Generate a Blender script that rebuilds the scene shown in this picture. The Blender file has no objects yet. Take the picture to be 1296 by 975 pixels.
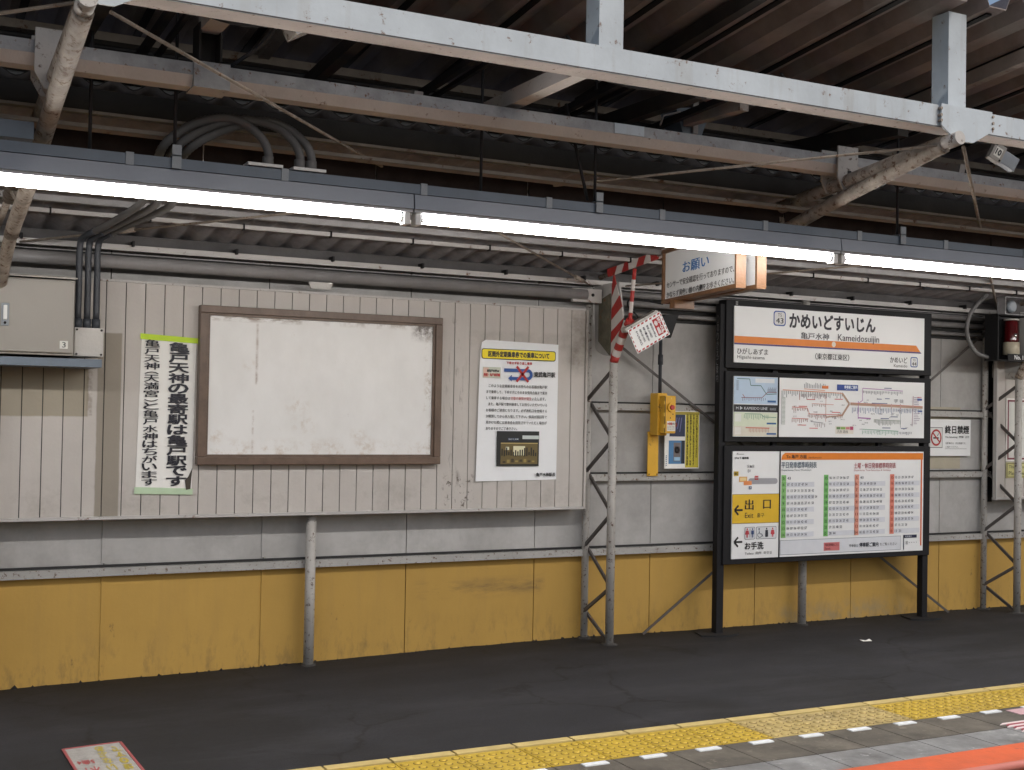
import bpy, math, random
from mathutils import Vector, Matrix
random.seed(7)
sc = bpy.context.scene
COL = sc.collection
# ------------------------------------------------------------ camera, world, sun, exposure
cam_d = bpy.data.cameras.new('camera'); cam = bpy.data.objects.new('camera', cam_d); COL.objects.link(cam)
_r = Vector((0.88871949, -0.45809181, 0.01815414)); _u = Vector((-0.02615991, -0.01113755, 0.99959573)); _f = Vector((0.45770442, 0.88883511, 0.0218818))
cam.matrix_world = Matrix(((_r.x, _u.x, -_f.x, 0), (_r.y, _u.y, -_f.y, 0), (_r.z, _u.z, -_f.z, 1.515), (0, 0, 0, 1)))
cam_d.sensor_width = 36; cam_d.lens = 36 * 1582.4 / 1296; cam_d.clip_end = 3000; cam_d.clip_start = 0.05
sc.camera = cam
w = bpy.data.worlds.new('World'); sc.world = w; w.use_nodes = True
nt = w.node_tree; bg = nt.nodes['Background']
sky = nt.nodes.new('ShaderNodeTexSky'); sky.sky_type = 'NISHITA'; sky.sun_disc = False
SUN_EL, SUN_ROT = math.radians(48), math.radians(150)
sky.sun_elevation = SUN_EL; sky.sun_rotation = SUN_ROT; sky.dust_density = 4; sky.air_density = 1.0; sky.ozone_density = 1
bg.inputs[1].default_value = 0.068
nt.links.new(sky.outputs[0], bg.inputs[0])
sd = bpy.data.lights.new('sun', 'SUN'); sd.energy = 0.5; sd.angle = math.radians(12); sd.color = (1, .96, .9)
sun = bpy.data.objects.new('sun', sd); COL.objects.link(sun)
sdir = Vector((math.sin(SUN_ROT) * math.cos(SUN_EL), math.cos(SUN_ROT) * math.cos(SUN_EL), math.sin(SUN_EL)))
sun.rotation_euler = sdir.to_track_quat('Z', 'Y').to_euler(); sun.location = (0, -20, 30)
sc.view_settings.view_transform = 'Standard'; sc.view_settings.look = 'None'
sc.view_settings.exposure = 0.95; sc.view_settings.gamma = 1
sc.cycles.max_bounces = 6; sc.cycles.diffuse_bounces = 4; sc.cycles.caustics_reflective = False; sc.cycles.caustics_refractive = False
TUBE = 28.0

# ------------------------------------------------------------ materials
MATS = {}
def mat(name, col, rough=.6, metal=0, var=.12, vscale=3, rust=0, rscale=14, rcol=(.16, .075, .035), bump=.15, bscale=60, dirt=0, emit=0, streak=0, dcol=(.05, .045, .04), island=0, spec=.5):
    """painted / raw surface: broad tone variation, specks of rust, vertical streaks, fine relief"""
    if name in MATS: return MATS[name]
    m = bpy.data.materials.new(name); m.use_nodes = True; n = m.node_tree.nodes; l = m.node_tree.links
    b = n['Principled BSDF']; b.inputs['Roughness'].default_value = rough; b.inputs['Metallic'].default_value = metal
    b.inputs['Specular IOR Level'].default_value = spec
    geo = n.new('ShaderNodeNewGeometry'); P = geo.outputs['Position']
    def noise(scale, detail=4, rough_=.55, vec=None):
        t = n.new('ShaderNodeTexNoise'); t.inputs['Scale'].default_value = scale; t.inputs['Detail'].default_value = detail; t.inputs['Roughness'].default_value = rough_
        l.new(vec or P, t.inputs['Vector']); return t.outputs['Fac']
    def ramp(v, a, c):
        r = n.new('ShaderNodeMapRange'); r.inputs[1].default_value = a; r.inputs[2].default_value = c; l.new(v, r.inputs[0]); r.clamp = True; return r.outputs[0]
    def mix(fac, a, c):
        x = n.new('ShaderNodeMix'); x.data_type = 'RGBA'
        if hasattr(fac, 'type') or not isinstance(fac, (int, float)): l.new(fac, x.inputs[0])
        else: x.inputs[0].default_value = fac
        for s, q in ((6, a), (7, c)):
            if isinstance(q, tuple): x.inputs[s].default_value = (*q, 1)
            else: l.new(q, x.inputs[s])
        return x.outputs[2]
    def mul(a, c):
        x = n.new('ShaderNodeMath'); x.operation = 'MULTIPLY'
        for s, q in ((0, a), (1, c)):
            if isinstance(q, (int, float)): x.inputs[s].default_value = q
            else: l.new(q, x.inputs[s])
        return x.outputs[0]
    lo = tuple(c * (1 - var) for c in col); hi = tuple(min(1, c * (1 + var)) for c in col)
    c = mix(ramp(noise(vscale, 6, .65), .3, .7), lo, hi)
    if island:
        oi = n.new('ShaderNodeObjectInfo'); c = mix(mul(oi.outputs['Random'], island), c, tuple(q * .75 for q in col))
    if streak:
        mp = n.new('ShaderNodeMapping'); mp.inputs['Scale'].default_value = (14, 14, 1.1); l.new(P, mp.inputs[0])
        c = mix(mul(ramp(noise(1, 5, .6, mp.outputs[0]), .52, .78), streak), c, dcol)
    if dirt:
        c = mix(mul(ramp(noise(2.2, 8, .7), .45, .8), dirt), c, dcol)
    if rust:
        f = ramp(noise(rscale, 7, .7), .62 - .1 * rust, .70 - .1 * rust); c = mix(f, c, rcol)
    l.new(c, b.inputs['Base Color'])
    if bump:
        bm_ = n.new('ShaderNodeBump'); bm_.inputs['Strength'].default_value = bump; bm_.inputs['Distance'].default_value = .01
        l.new(noise(bscale, 5), bm_.inputs['Height']); l.new(bm_.outputs[0], b.inputs['Normal'])
    if emit:
        b.inputs['Emission Color'].default_value = (1, .965, .93, 1); b.inputs['Emission Strength'].default_value = emit
    MATS[name] = m
    m['_mix'] = 1
    return m
def M(n): return MATS[n]
mat('fascia_paint', (.50, .555, .59), .5, var=.14, rust=.08, rscale=22, streak=.4, dcol=(.30, .27, .22), bump=.06)
mat('fascia_under', (.48, .42, .375), .7, var=.15, rust=.2, rscale=30)
mat('beam_side', (.38, .385, .385), .6, var=.25, vscale=9, rust=.35, rscale=22, dirt=.5)
mat('beam_under', (.58, .53, .49), .65, var=.12, rust=.12, rscale=18)
mat('arm_paint', (.36, .31, .26), .65, var=.35, vscale=14, rust=.85, rscale=34, dirt=.4, rcol=(.13, .075, .045), bump=.4)
mat('post_paint', (.46, .44, .41), .5, var=.16, rust=.55, rscale=36, rcol=(.09, .05, .03), bump=.2)
mat('dark_steel', (.03, .026, .024), .75, var=.3, vscale=5)
mat('roof_brown', (.29, .245, .225), .75, var=.3, vscale=2.5, dirt=.4, dcol=(.10, .075, .065), bump=.1)
mat('roof_slate', (.27, .258, .265), .85, var=.3, vscale=4, dirt=.6, bump=.3)
mat('clere', (.055, .052, .048), .8, var=.25, vscale=3)
mat('brown_flange', (.40, .355, .325), .7, var=.2, vscale=6, rust=.3)
mat('lacing', (.09, .08, .075), .6, var=.2, rust=.3)
mat('soffit', (.05, .040, .038), .9, var=.3, vscale=6, spec=.08, bump=.1)
mat('rod', (.30, .255, .21), .7, var=.3, vscale=12, rust=.6, rscale=40)
mat('black_rod', (.02, .02, .022), .6, var=.2)
mat('duct', (.13, .165, .21), .45, var=.08, bump=.04, streak=.2, dcol=(.09, .1, .11))
mat('duct_clip', (.26, .29, .32), .4, var=.1)
mat('housing', (.24, .27, .32), .4, var=.05, bump=.03)
mat('reflector', (.45, .46, .48), .35, var=.02, bump=0)
mat('tube', (.9, .9, .9), .3, var=0, bump=0, emit=TUBE)
mat('socket', (.7, .7, .68), .4, var=.05)
mat('white_plastic', (.72, .73, .72), .4, var=.03, bump=0)
mat('wall_grey', (.46, .45, .435), .62, var=.16, vscale=1.6, dirt=.65, dcol=(.20, .19, .175), bump=.12, bscale=25, streak=.12, island=.25, spec=.3)
mat('rail_paint', (.40, .39, .37), .55, var=.15, rust=.6, rscale=35, rcol=(.12, .07, .04))
mat('dark_gap', (.03, .03, .03), .9, var=.1)
mat('gutter', (.085, .08, .08), .7, var=.3, dirt=.5)
mat('pipe_grey', (.28, .27, .268), .5, var=.1, streak=.2)
mat('trim', (.50, .48, .46), .5, var=.08, rust=.1)
mat('flex', (.15, .148, .148), .65, var=.15)
mat('flex_dark', (.045, .05, .06), .5, var=.15)
mat('cab', (.30, .28, .25), .45, var=.06, vscale=1.5, bump=.04)
mat('cab_light', (.50, .48, .45), .45, var=.08)
mat('chrome', (.7, .72, .74), .25, metal=.9, var=.05, bump=0)
mat('black', (.012, .012, .013), .6, var=.2, bump=.05, spec=.25)
mat('frame_brown', (.13, .085, .06), .42, var=.25, vscale=12, bump=.08)
mat('paper', (.86, .85, .81), .7, var=.03, bump=.06, bscale=20)
mat('notice_paper', (.86, .875, .89), .6, var=.03, bump=.04, bscale=12)
mat('sign_white', (.82, .83, .83), .35, var=.02, bump=0)
mat('sign_black', (.012, .012, .014), .6, var=.15, bump=.03, spec=.25)
mat('wood_orange', (.15, .068, .025), .45, var=.12, vscale=14)
mat('button_yellow', (.72, .40, .03), .45, var=.08, rust=.05)
mat('red_paint', (.42, .035, .03), .45, var=.18, rust=.05)
mat('white_paint', (.62, .58, .55), .5, var=.1)
mat('mottled', (.13, .115, .085), .8, var=.35, vscale=14, rust=.3, rscale=18, dirt=.4, dcol=(.02, .07, .025))
mat('tactile', (.53, .365, .035), .55, var=.16, vscale=7, dirt=.3, dcol=(.26, .2, .1), island=.5, bump=.15)
mat('tactile_worn', (.44, .34, .13), .65, var=.25, vscale=9, dirt=.5, dcol=(.24, .2, .14), bump=.2)
mat('inner_bar', (.55, .43, .17), .6, var=.15, vscale=9, dirt=.25, dcol=(.3, .25, .15))
mat('dome_shade_grime', (.15, .095, .02), .7, var=.35, vscale=9)  # flat rings: shade at each dome's foot painted in, along with dirt
mat('slab_dark', (.125, .112, .09), .75, rust=.3, rscale=11, rcol=(.20, .18, .14), var=.6, vscale=4.5, dirt=.8, island=.5, bump=.2)
mat('slab_light', (.235, .24, .24), .6, rust=.35, rscale=9, rcol=(.38, .38, .38), var=.55, vscale=5, dirt=.8, dcol=(.11, .105, .10), island=.5, bump=.15)
mat('orange', (.68, .12, .035), .6, var=.16, rust=.15, rscale=9, rcol=(.4, .08, .05), dirt=.5, dcol=(.35, .09, .05))
mat('orange_lip', (.55, .17, .13), .5, var=.1)
mat('concrete', (.22, .21, .20), .85, var=.2, dirt=.4)
mat('concrete_dark', (.05, .048, .046), .9, var=.35, vscale=20, dirt=.5, bump=.6)
mat('ballast', (.13, .12, .105), .95, var=.5, vscale=40, bump=1, bscale=30)
mat('rail_steel', (.2, .16, .13), .4, metal=.7, var=.2)
mat('bump_white', (.78, .82, .84), .4, var=.04)
mat('khaki', (.42, .38, .29), .5, var=.1)
mat('red_lens', (.07, .004, .006), .15, var=.15, bump=0)
mat('glass_clear', (.5, .5, .5), .1, var=.02, bump=0)
mat('floor_mat', (.32, .31, .29), .85, var=.2, vscale=12, dirt=.3, bump=.3)

def custom(name, base, build):
    m = mat(name, base, .6); n = m.node_tree.nodes; l = m.node_tree.links; b = n['Principled BSDF']; build(m, n, l, b); return m
def nd(n, t, **k):
    x = n.new(t)
    for a, v in k.items(): setattr(x, a, v)
    return x
def boxmask(n, l, x0, x1, z0, z1, soft=.004, wob=.0):
    g = nd(n, 'ShaderNodeNewGeometry'); s = nd(n, 'ShaderNodeSeparateXYZ')
    if wob:
        t = nd(n, 'ShaderNodeTexNoise'); t.inputs['Scale'].default_value = 12; l.new(g.outputs['Position'], t.inputs['Vector'])
        v = nd(n, 'ShaderNodeVectorMath', operation='SCALE'); v.inputs['Scale'].default_value = wob; l.new(t.outputs['Color'], v.inputs[0])
        a = nd(n, 'ShaderNodeVectorMath', operation='ADD'); l.new(g.outputs['Position'], a.inputs[0]); l.new(v.outputs[0], a.inputs[1]); l.new(a.outputs[0], s.inputs[0])
    else: l.new(g.outputs['Position'], s.inputs[0])
    out = None
    for ax, lo, hi in ((0, x0, x1), (2, z0, z1)):
        for e, sg in ((lo, 1), (hi, -1)):
            r = nd(n, 'ShaderNodeMapRange'); l.new(s.outputs[ax], r.inputs[0]); r.inputs[1].default_value = e - soft; r.inputs[2].default_value = e + soft
            if sg < 0: r.inputs[3].default_value = 1; r.inputs[4].default_value = 0
            if out is None: out = r.outputs[0]
            else:
                q = nd(n, 'ShaderNodeMath', operation='MULTIPLY'); l.new(out, q.inputs[0]); l.new(r.outputs[0], q.inputs[1]); out = q.outputs[0]
    return out
def overlay(n, l, b, fac, col, amt=1.0):
    src = b.inputs['Base Color'].links[0].from_socket
    x = nd(n, 'ShaderNodeMix', data_type='RGBA')
    q = nd(n, 'ShaderNodeMath', operation='MULTIPLY'); q.inputs[1].default_value = amt; l.new(fac, q.inputs[0]); l.new(q.outputs[0], x.inputs[0])
    l.new(src, x.inputs[6]); x.inputs[7].default_value = (*col, 1); l.new(x.outputs[2], b.inputs['Base Color'])
def nmask(n, l, scale, a, c, stretch=(1, 1, 1), detail=7, rough=.7, off=0):
    g = nd(n, 'ShaderNodeNewGeometry'); mp = nd(n, 'ShaderNodeMapping'); mp.inputs['Scale'].default_value = stretch; mp.inputs['Location'].default_value = (off, off, off)
    l.new(g.outputs['Position'], mp.inputs[0]); t = nd(n, 'ShaderNodeTexNoise'); t.inputs['Scale'].default_value = scale; t.inputs['Detail'].default_value = detail; t.inputs['Roughness'].default_value = rough
    l.new(mp.outputs[0], t.inputs['Vector']); r = nd(n, 'ShaderNodeMapRange'); r.inputs[1].default_value = a; r.inputs[2].default_value = c; l.new(t.outputs['Fac'], r.inputs[0]); return r.outputs[0]
def mulm(n, l, a, c):
    q = nd(n, 'ShaderNodeMath', operation='MULTIPLY'); l.new(a, q.inputs[0]); l.new(c, q.inputs[1]); return q.outputs[0]
# slatted boards: dusty pink-grey with beige and brown old patches, grime and one painted shadow
mat('slat', (.545, .51, .475), .6, var=.06, vscale=2.5, streak=.10, dcol=(.25, .23, .2), island=.10, bump=.05, spec=.3)
def _s(m, n, l, b):
    overlay(n, l, b, boxmask(n, l, -3, 1.075, 1.455, 1.75, .004, .012), (.33, .29, .215), .85)
    overlay(n, l, b, mulm(n, l, boxmask(n, l, 1.06, 1.09, 1.455, 1.75, .004, .0), nmask(n, l, 30, .4, .6)), (.2, .16, .12), .5)
    overlay(n, l, b, boxmask(n, l, 1.118, 1.245, .85, 1.916, .004, .008), (.285, .25, .20), .9)
    overlay(n, l, b, mulm(n, l, boxmask(n, l, 3.20, 3.33, 1.0, 2.1, .03), nmask(n, l, 26, .56, .7, (1, 1, .18))), (.12, .1, .08), .8)
    overlay(n, l, b, mulm(n, l, boxmask(n, l, 4.06, 4.3, 1.8, 2.2, .06), nmask(n, l, 7, .35, .7)), (.16, .14, .11), .8)
    overlay(n, l, b, mulm(n, l, boxmask(n, l, 3.36, 4.06, 1.93, 2.03, .012), nmask(n, l, 9, .35, .6)), (.26, .235, .21), .3)  # soft shadow round the notice's top edge, painted into the slats
    overlay(n, l, b, mulm(n, l, boxmask(n, l, -3, 5, .88, 1.10, .05), nmask(n, l, 5, .5, .75)), (.24, .22, .19), .5)
    overlay(n, l, b, mulm(n, l, boxmask(n, l, 3.2, 3.4, .9, 1.12, .02), nmask(n, l, 30, .55, .62)), (.10, .08, .06), .9)
_s(*(lambda m: (m, m.node_tree.nodes, m.node_tree.links, m.node_tree.nodes['Principled BSDF']))(M('slat')))
mat('yellow_wall', (.53, .325, .08), .62, var=.07, vscale=1.2, streak=.06, dcol=(.22, .14, .06), bump=.06, island=.12, spec=.3)
def _y(m, n, l, b):
    overlay(n, l, b, nmask(n, l, 11, .66, .72, (1, 1, .55)), (.20, .125, .05), .8)
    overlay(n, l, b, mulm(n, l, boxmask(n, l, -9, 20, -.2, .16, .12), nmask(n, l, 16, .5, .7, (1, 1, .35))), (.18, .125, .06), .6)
    overlay(n, l, b, mulm(n, l, boxmask(n, l, 3.1, 4.0, .33, .43, .03), nmask(n, l, 9, .45, .7, (.35, 1, 1.6))), (.16, .11, .06), .7)
    overlay(n, l, b, nmask(n, l, 7, .70, .74, (.35, 1, 1.8), 6, .75, off=4), (.12, .085, .05), .8)
    overlay(n, l, b, nmask(n, l, 45, .70, .73, off=8), (.10, .06, .03), .9)
    overlay(n, l, b, nmask(n, l, 3.2, .5, .8, (3.5, 1, .35), 6, .7, off=2), (.36, .23, .08), .3)
    overlay(n, l, b, mulm(n, l, boxmask(n, l, 6.0, 7.2, -.1, .12, .05), nmask(n, l, 9, .4, .6)), (.30, .25, .16), .6)
_y(*(lambda m: (m, m.node_tree.nodes, m.node_tree.links, m.node_tree.nodes['Principled BSDF']))(M('yellow_wall')))
mat('blank_board', (.80, .795, .78), .4, var=.03, vscale=2, bump=.03)
def _b(m, n, l, b):
    edge = boxmask(n, l, 1.66, 3.15, 1.17, 1.30, .05)
    overlay(n, l, b, mulm(n, l, edge, nmask(n, l, 17, .50, .7)), (.40, .25, .11), .6)
    overlay(n, l, b, mulm(n, l, boxmask(n, l, 1.6, 2.25, 2.012, 2.08, .012), nmask(n, l, 11, .42, .6, (1, 1, 3))), (.20, .12, .07), .85)
    overlay(n, l, b, mulm(n, l, boxmask(n, l, 2.4, 2.95, 2.02, 2.08, .02), nmask(n, l, 12, .45, .6)), (.2, .13, .08), .7)
    overlay(n, l, b, mulm(n, l, boxmask(n, l, 2.97, 3.12, 1.96, 2.1, .03), nmask(n, l, 24, .38, .56)), (.09, .065, .05), .9)
    overlay(n, l, b, mulm(n, l, boxmask(n, l, 1.985, 1.995, 1.65, 2.0, .006), nmask(n, l, 10, .4, .6)), (.22, .13, .07), .8)
    overlay(n, l, b, mulm(n, l, boxmask(n, l, 1.97, 1.98, 1.25, 1.5, .004), nmask(n, l, 20, .4, .6)), (.25, .15, .08), .6)
    overlay(n, l, b, nmask(n, l, 6, .66, .75), (.42, .32, .2), .5)
    overlay(n, l, b, nmask(n, l, 3.5, .45, .75, (1, 1, .6), 5, .6, off=7), (.62, .61, .58), .4)
    overlay(n, l, b, nmask(n, l, 28, .71, .74, (1, 1, .5), off=1), (.25, .17, .10), .8)
    for cx, cz, rr in ((2.28, 1.42, .05), (2.62, 1.36, .035), (2.66, 1.30, .05), (2.45, 1.30, .04), (2.24, 1.53, .05), (1.76, 1.35, .04), (1.95, 1.76, .03)):
        overlay(n, l, b, mulm(n, l, boxmask(n, l, cx - rr, cx + rr, cz - rr * .5, cz + rr * .5, rr * .8), nmask(n, l, 24, .45, .62, off=cx)), (.42, .29, .16), .6)
    overlay(n, l, b, mulm(n, l, boxmask(n, l, 3.05, 3.12, 1.2, 2.0, .02), nmask(n, l, 18, .55, .7)), (.3, .2, .1), .7)
_b(*(lambda m: (m, m.node_tree.nodes, m.node_tree.links, m.node_tree.nodes['Principled BSDF']))(M('blank_board')))
mat('asphalt', (.020, .0207, .0245), .78, var=.22, vscale=1.3, bump=.5, bscale=140, dirt=.35, dcol=(.014, .014, .015), spec=.35)
def _a(m, n, l, b):
    g = nd(n, 'ShaderNodeNewGeometry'); t = nd(n, 'ShaderNodeTexNoise'); t.inputs['Scale'].default_value = 2.5; t.inputs['Detail'].default_value = 8; l.new(g.outputs['Position'], t.inputs['Vector'])
    v = nd(n, 'ShaderNodeVectorMath', operation='SCALE'); v.inputs['Scale'].default_value = .5; l.new(t.outputs['Color'], v.inputs[0])
    a = nd(n, 'ShaderNodeVectorMath', operation='ADD'); l.new(g.outputs['Position'], a.inputs[0]); l.new(v.outputs[0], a.inputs[1])
    vo = nd(n, 'ShaderNodeTexVoronoi', feature='DISTANCE_TO_EDGE'); vo.inputs['Scale'].default_value = .9; l.new(a.outputs[0], vo.inputs['Vector'])
    r = nd(n, 'ShaderNodeMapRange'); r.inputs[1].default_value = .004; r.inputs[2].default_value = .016; r.inputs[3].default_value = 1; r.inputs[4].default_value = 0; l.new(vo.outputs['Distance'], r.inputs[0])
    overlay(n, l, b, mulm(n, l, r.outputs[0], nmask(n, l, 1.1, .42, .52, off=3)), (.006, .006, .006), .9)
    overlay(n, l, b, nmask(n, l, .9, .45, .75, (.4, 1.6, 1)), (.036, .037, .043), .6)
_a0 = _a
def _a(m, n, l, b):
    _a0(m, n, l, b)
    overlay(n, l, b, mulm(n, l, boxmask(n, l, -9, 20, -1, 1, .01), nmask(n, l, 18, .66, .69, off=9)), (.008, .008, .008), .9)
    overlay(n, l, b, nmask(n, l, 30, .69, .71, off=21), (.075, .075, .075), .6)
    overlay(n, l, b, nmask(n, l, .55, .52, .60, (1, .8, 1), 6, .6, off=5), (.013, .013, .0135), .75)
    overlay(n, l, b, nmask(n, l, 1.4, .50, .66, (.5, 2.2, 1), 8, .75, off=14), (.045, .045, .05), .45)
    overlay(n, l, b, mulm(n, l, nmask(n, l, 1.2, .42, .6, off=33), nmask(n, l, 60, .5, .62, off=2)), (.012, .012, .012), .6)
_a1 = _a
def _a(m, n, l, b):
    _a1(m, n, l, b)
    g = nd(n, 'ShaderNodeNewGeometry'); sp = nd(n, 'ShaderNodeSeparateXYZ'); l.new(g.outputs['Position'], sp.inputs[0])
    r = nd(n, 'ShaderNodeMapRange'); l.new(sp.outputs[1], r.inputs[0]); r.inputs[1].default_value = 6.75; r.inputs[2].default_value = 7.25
    overlay(n, l, b, mulm(n, l, r.outputs[0], nmask(n, l, 2.5, .3, .6, (.6, 1.5, 1), off=41)), (.009, .009, .009), .85)  # darker toward the wall foot: contact shadow painted in, together with dirt
    overlay(n, l, b, nmask(n, l, 260, .6, .7, detail=2, off=12), (.09, .09, .095), .35)
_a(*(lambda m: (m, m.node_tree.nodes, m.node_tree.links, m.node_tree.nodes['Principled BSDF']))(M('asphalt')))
def flat(rgb, rough=.5):
    k = 'ink_%02x%02x%02x' % tuple(int(c * 255) for c in rgb)
    if k in MATS: return MATS[k]
    m = bpy.data.materials.new(k); m.use_nodes = True; b = m.node_tree.nodes['Principled BSDF']; b.inputs['Roughness'].default_value = rough
    n = m.node_tree.nodes; l = m.node_tree.links
    g = n.new('ShaderNodeNewGeometry'); t = n.new('ShaderNodeTexNoise'); t.inputs['Scale'].default_value = 20; l.new(g.outputs['Position'], t.inputs['Vector'])
    x = n.new('ShaderNodeMix'); x.data_type = 'RGBA'; l.new(t.outputs['Fac'], x.inputs[0])
    lin = tuple((c / 12.92 if c < .04045 else ((c + .055) / 1.055) ** 2.4) for c in rgb)
    x.inputs[6].default_value = (*[c * .93 for c in lin], 1); x.inputs[7].default_value = (*[min(1, c * 1.07) for c in lin], 1)
    l.new(x.outputs[2], b.inputs['Base Color']); MATS[k] = m; return m

# ------------------------------------------------------------ mesh builder
class MB:
    def __init__(s, m=None): s.v = []; s.f = []; s.mi = []; s.mats = [m] if m else []; s.sm = []
    def mid(s, m):
        if m is None: return 0
        if m not in s.mats: s.mats.append(m)
        return s.mats.index(m)
    def face(s, pts, m=None, smooth=False):
        i = len(s.v); s.v += [tuple(p) for p in pts]; s.f.append(tuple(range(i, i + len(pts)))); s.mi.append(s.mid(m)); s.sm.append(smooth)
    def box(s, x0, x1, y0, y1, z0, z1, m=None, bottom=None, bev=0):
        k = s.mid(m); kb = s.mid(bottom) if bottom else k; i = len(s.v)
        s.v += [(x0, y0, z0), (x1, y0, z0), (x1, y1, z0), (x0, y1, z0), (x0, y0, z1), (x1, y0, z1), (x1, y1, z1), (x0, y1, z1)]
        for q, kk in (((3, 2, 1, 0), kb), ((4, 5, 6, 7), k), ((0, 1, 5, 4), k), ((1, 2, 6, 5), k), ((2, 3, 7, 6), k), ((3, 0, 4, 7), k)):
            s.f.append(tuple(i + a for a in q)); s.mi.append(kk); s.sm.append(False)
        return s
    def bar(s, a, b, w, h, m=None, up=(0, 0, 1)):
        """rectangular bar from a to b; w across, h along 'up'"""
        a = Vector(a); b = Vector(b); d = (b - a).normalized(); u = Vector(up); side = d.cross(u).normalized(); u = side.cross(d).normalized()
        i = len(s.v); k = s.mid(m)
        for p in (a, b):
            for sx, sz in ((-1, -1), (1, -1), (1, 1), (-1, 1)): s.v.append(tuple(p + side * sx * w / 2 + u * sz * h / 2))
        for q in ((0, 1, 2, 3), (7, 6, 5, 4), (0, 4, 5, 1), (1, 5, 6, 2), (2, 6, 7, 3), (3, 7, 4, 0)):
            s.f.append(tuple(i + a_ for a_ in q[::-1])); s.mi.append(k); s.sm.append(False)
        return s
    def tube(s, pts, r, seg=12, m=None, cap=True, ripple=0):
        pts = [Vector(p) for p in pts]; k = s.mid(m); rings = []; prev = None
        for j, p in enumerate(pts):
            d = (pts[min(j + 1, len(pts) - 1)] - pts[max(j - 1, 0)]).normalized()
            if prev is None: u = d.orthogonal().normalized()
            else: u = (prev - d * prev.dot(d)).normalized()
            prev = u; v = d.cross(u); i = len(s.v); rr = r[j] if isinstance(r, (list, tuple)) else r
            if ripple and j % 2: rr *= 1 - ripple
            for q in range(seg):
                t = 2 * math.pi * q / seg; s.v.append(tuple(p + (u * math.cos(t) + v * math.sin(t)) * rr))
            rings.append(i)
        for a, b in zip(rings, rings[1:]):
            for q in range(seg):
                q2 = (q + 1) % seg; s.f.append((a + q, a + q2, b + q2, b + q)); s.mi.append(k); s.sm.append(True)
        if cap:
            s.f.append(tuple(rings[0] + q for q in range(seg))[::-1]); s.mi.append(k); s.sm.append(False)
            s.f.append(tuple(rings[-1] + q for q in range(seg))); s.mi.append(k); s.sm.append(False)
        return s
    def prism(s, poly, axis, a, b, m=None, edge=None):
        """poly: 2D points; axis: 'x' -> (y,z) polygon, 'y' -> (x,z), 'z' -> (x,y)"""
        def P(p, t): return {'x': (t, p[0], p[1]), 'y': (p[0], t, p[1]), 'z': (p[0], p[1], t)}[axis]
        n = len(poly); i = len(s.v); k = s.mid(m); ke = s.mid(edge) if edge else k
        s.v += [P(p, a) for p in poly] + [P(p, b) for p in poly]
        s.f.append(tuple(range(i, i + n))); s.f.append(tuple(range(i + n, i + 2 * n))[::-1]); s.mi += [k, k]; s.sm += [False, False]
        for q in range(n):
            q2 = (q + 1) % n; s.f.append((i + q, i + q2, i + n + q2, i + n + q)); s.mi.append(ke); s.sm.append(False)
        return s
    def mesh(s, name, off=(0, 0, 0)):
        me = bpy.data.meshes.new(name); me.from_pydata([(a - off[0], b - off[1], c - off[2]) for a, b, c in s.v], [], s.f)
        for m in s.mats or [M('post_paint')]: me.materials.append(m)
        me.polygons.foreach_set('material_index', s.mi); me.polygons.foreach_set('use_smooth', s.sm); me.update()
        return me
def spline(ctrl, n=8):
    pts = [Vector(p) for p in ctrl]; pts = [pts[0] * 2 - pts[1]] + pts + [pts[-1] * 2 - pts[-2]]; out = []
    for i in range(1, len(pts) - 2):
        a, b, c, d = pts[i - 1:i + 3]
        for k in range(n):
            t = k / n; out.append(.5 * ((2 * b) + (c - a) * t + (2 * a - 5 * b + 4 * c - d) * t * t + (-a + 3 * b - 3 * c + d) * t ** 3))
    out.append(pts[-2]); return out
ORG = {}
def thing(name, label, cat, loc=(0, 0, 0), group=None, rot=None):
    o = bpy.data.objects.new(name, None); COL.objects.link(o); o.location = loc; o.empty_display_size = .1
    if rot: o.rotation_euler = rot
    o['label'] = label; o['category'] = cat
    if group: o['group'] = group
    ORG[o.name] = (0, 0, 0) if rot else tuple(loc); return o
def part(name, mb, parent, bevel=0, label=None, kind=None):
    off = ORG[parent.name] if parent else (0, 0, 0)
    me = mb.mesh(name, off); o = bpy.data.objects.new(name, me); COL.objects.link(o)
    if parent: o.parent = parent
    ORG[o.name] = off
    if bevel: bv = o.modifiers.new('bevel', 'BEVEL'); bv.width = bevel; bv.segments = 2; bv.limit_method = 'ANGLE'; bv.angle_limit = .7
    if label: o['label'] = label
    if kind: o['kind'] = kind
    return o
def single(name, mb, label, cat, loc, group=None, bevel=0):
    me = mb.mesh(name, loc); o = bpy.data.objects.new(name, me); COL.objects.link(o); o.location = loc
    o['label'] = label; o['category'] = cat
    if group: o['group'] = group
    if bevel: bv = o.modifiers.new('bevel', 'BEVEL'); bv.width = bevel; bv.segments = 2; bv.limit_method = 'ANGLE'; bv.angle_limit = .7
    ORG[o.name] = tuple(loc); return o
def struct(name, mb, parent=None):
    me = mb.mesh(name); o = bpy.data.objects.new(name, me); COL.objects.link(o); ORG[o.name] = (0, 0, 0)
    if parent: o.parent = parent
    else: o['kind'] = 'structure'
    return o
def piece(name, me, parent, loc):
    o = bpy.data.objects.new(name, me); COL.objects.link(o); o.parent = parent; o.location = loc; ORG[o.name] = (0, 0, 0); return o
def dup(root, delta, label):
    def cp(o, par):
        c = o.copy(); COL.objects.link(c)
        if par: c.parent = par
        for ch in [q for q in list(sc.objects) if q.parent == o]: cp(ch, c)
        return c
    c = cp(root, None); c.location = Vector(root.location) + Vector(delta); c['label'] = label; return c

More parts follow.
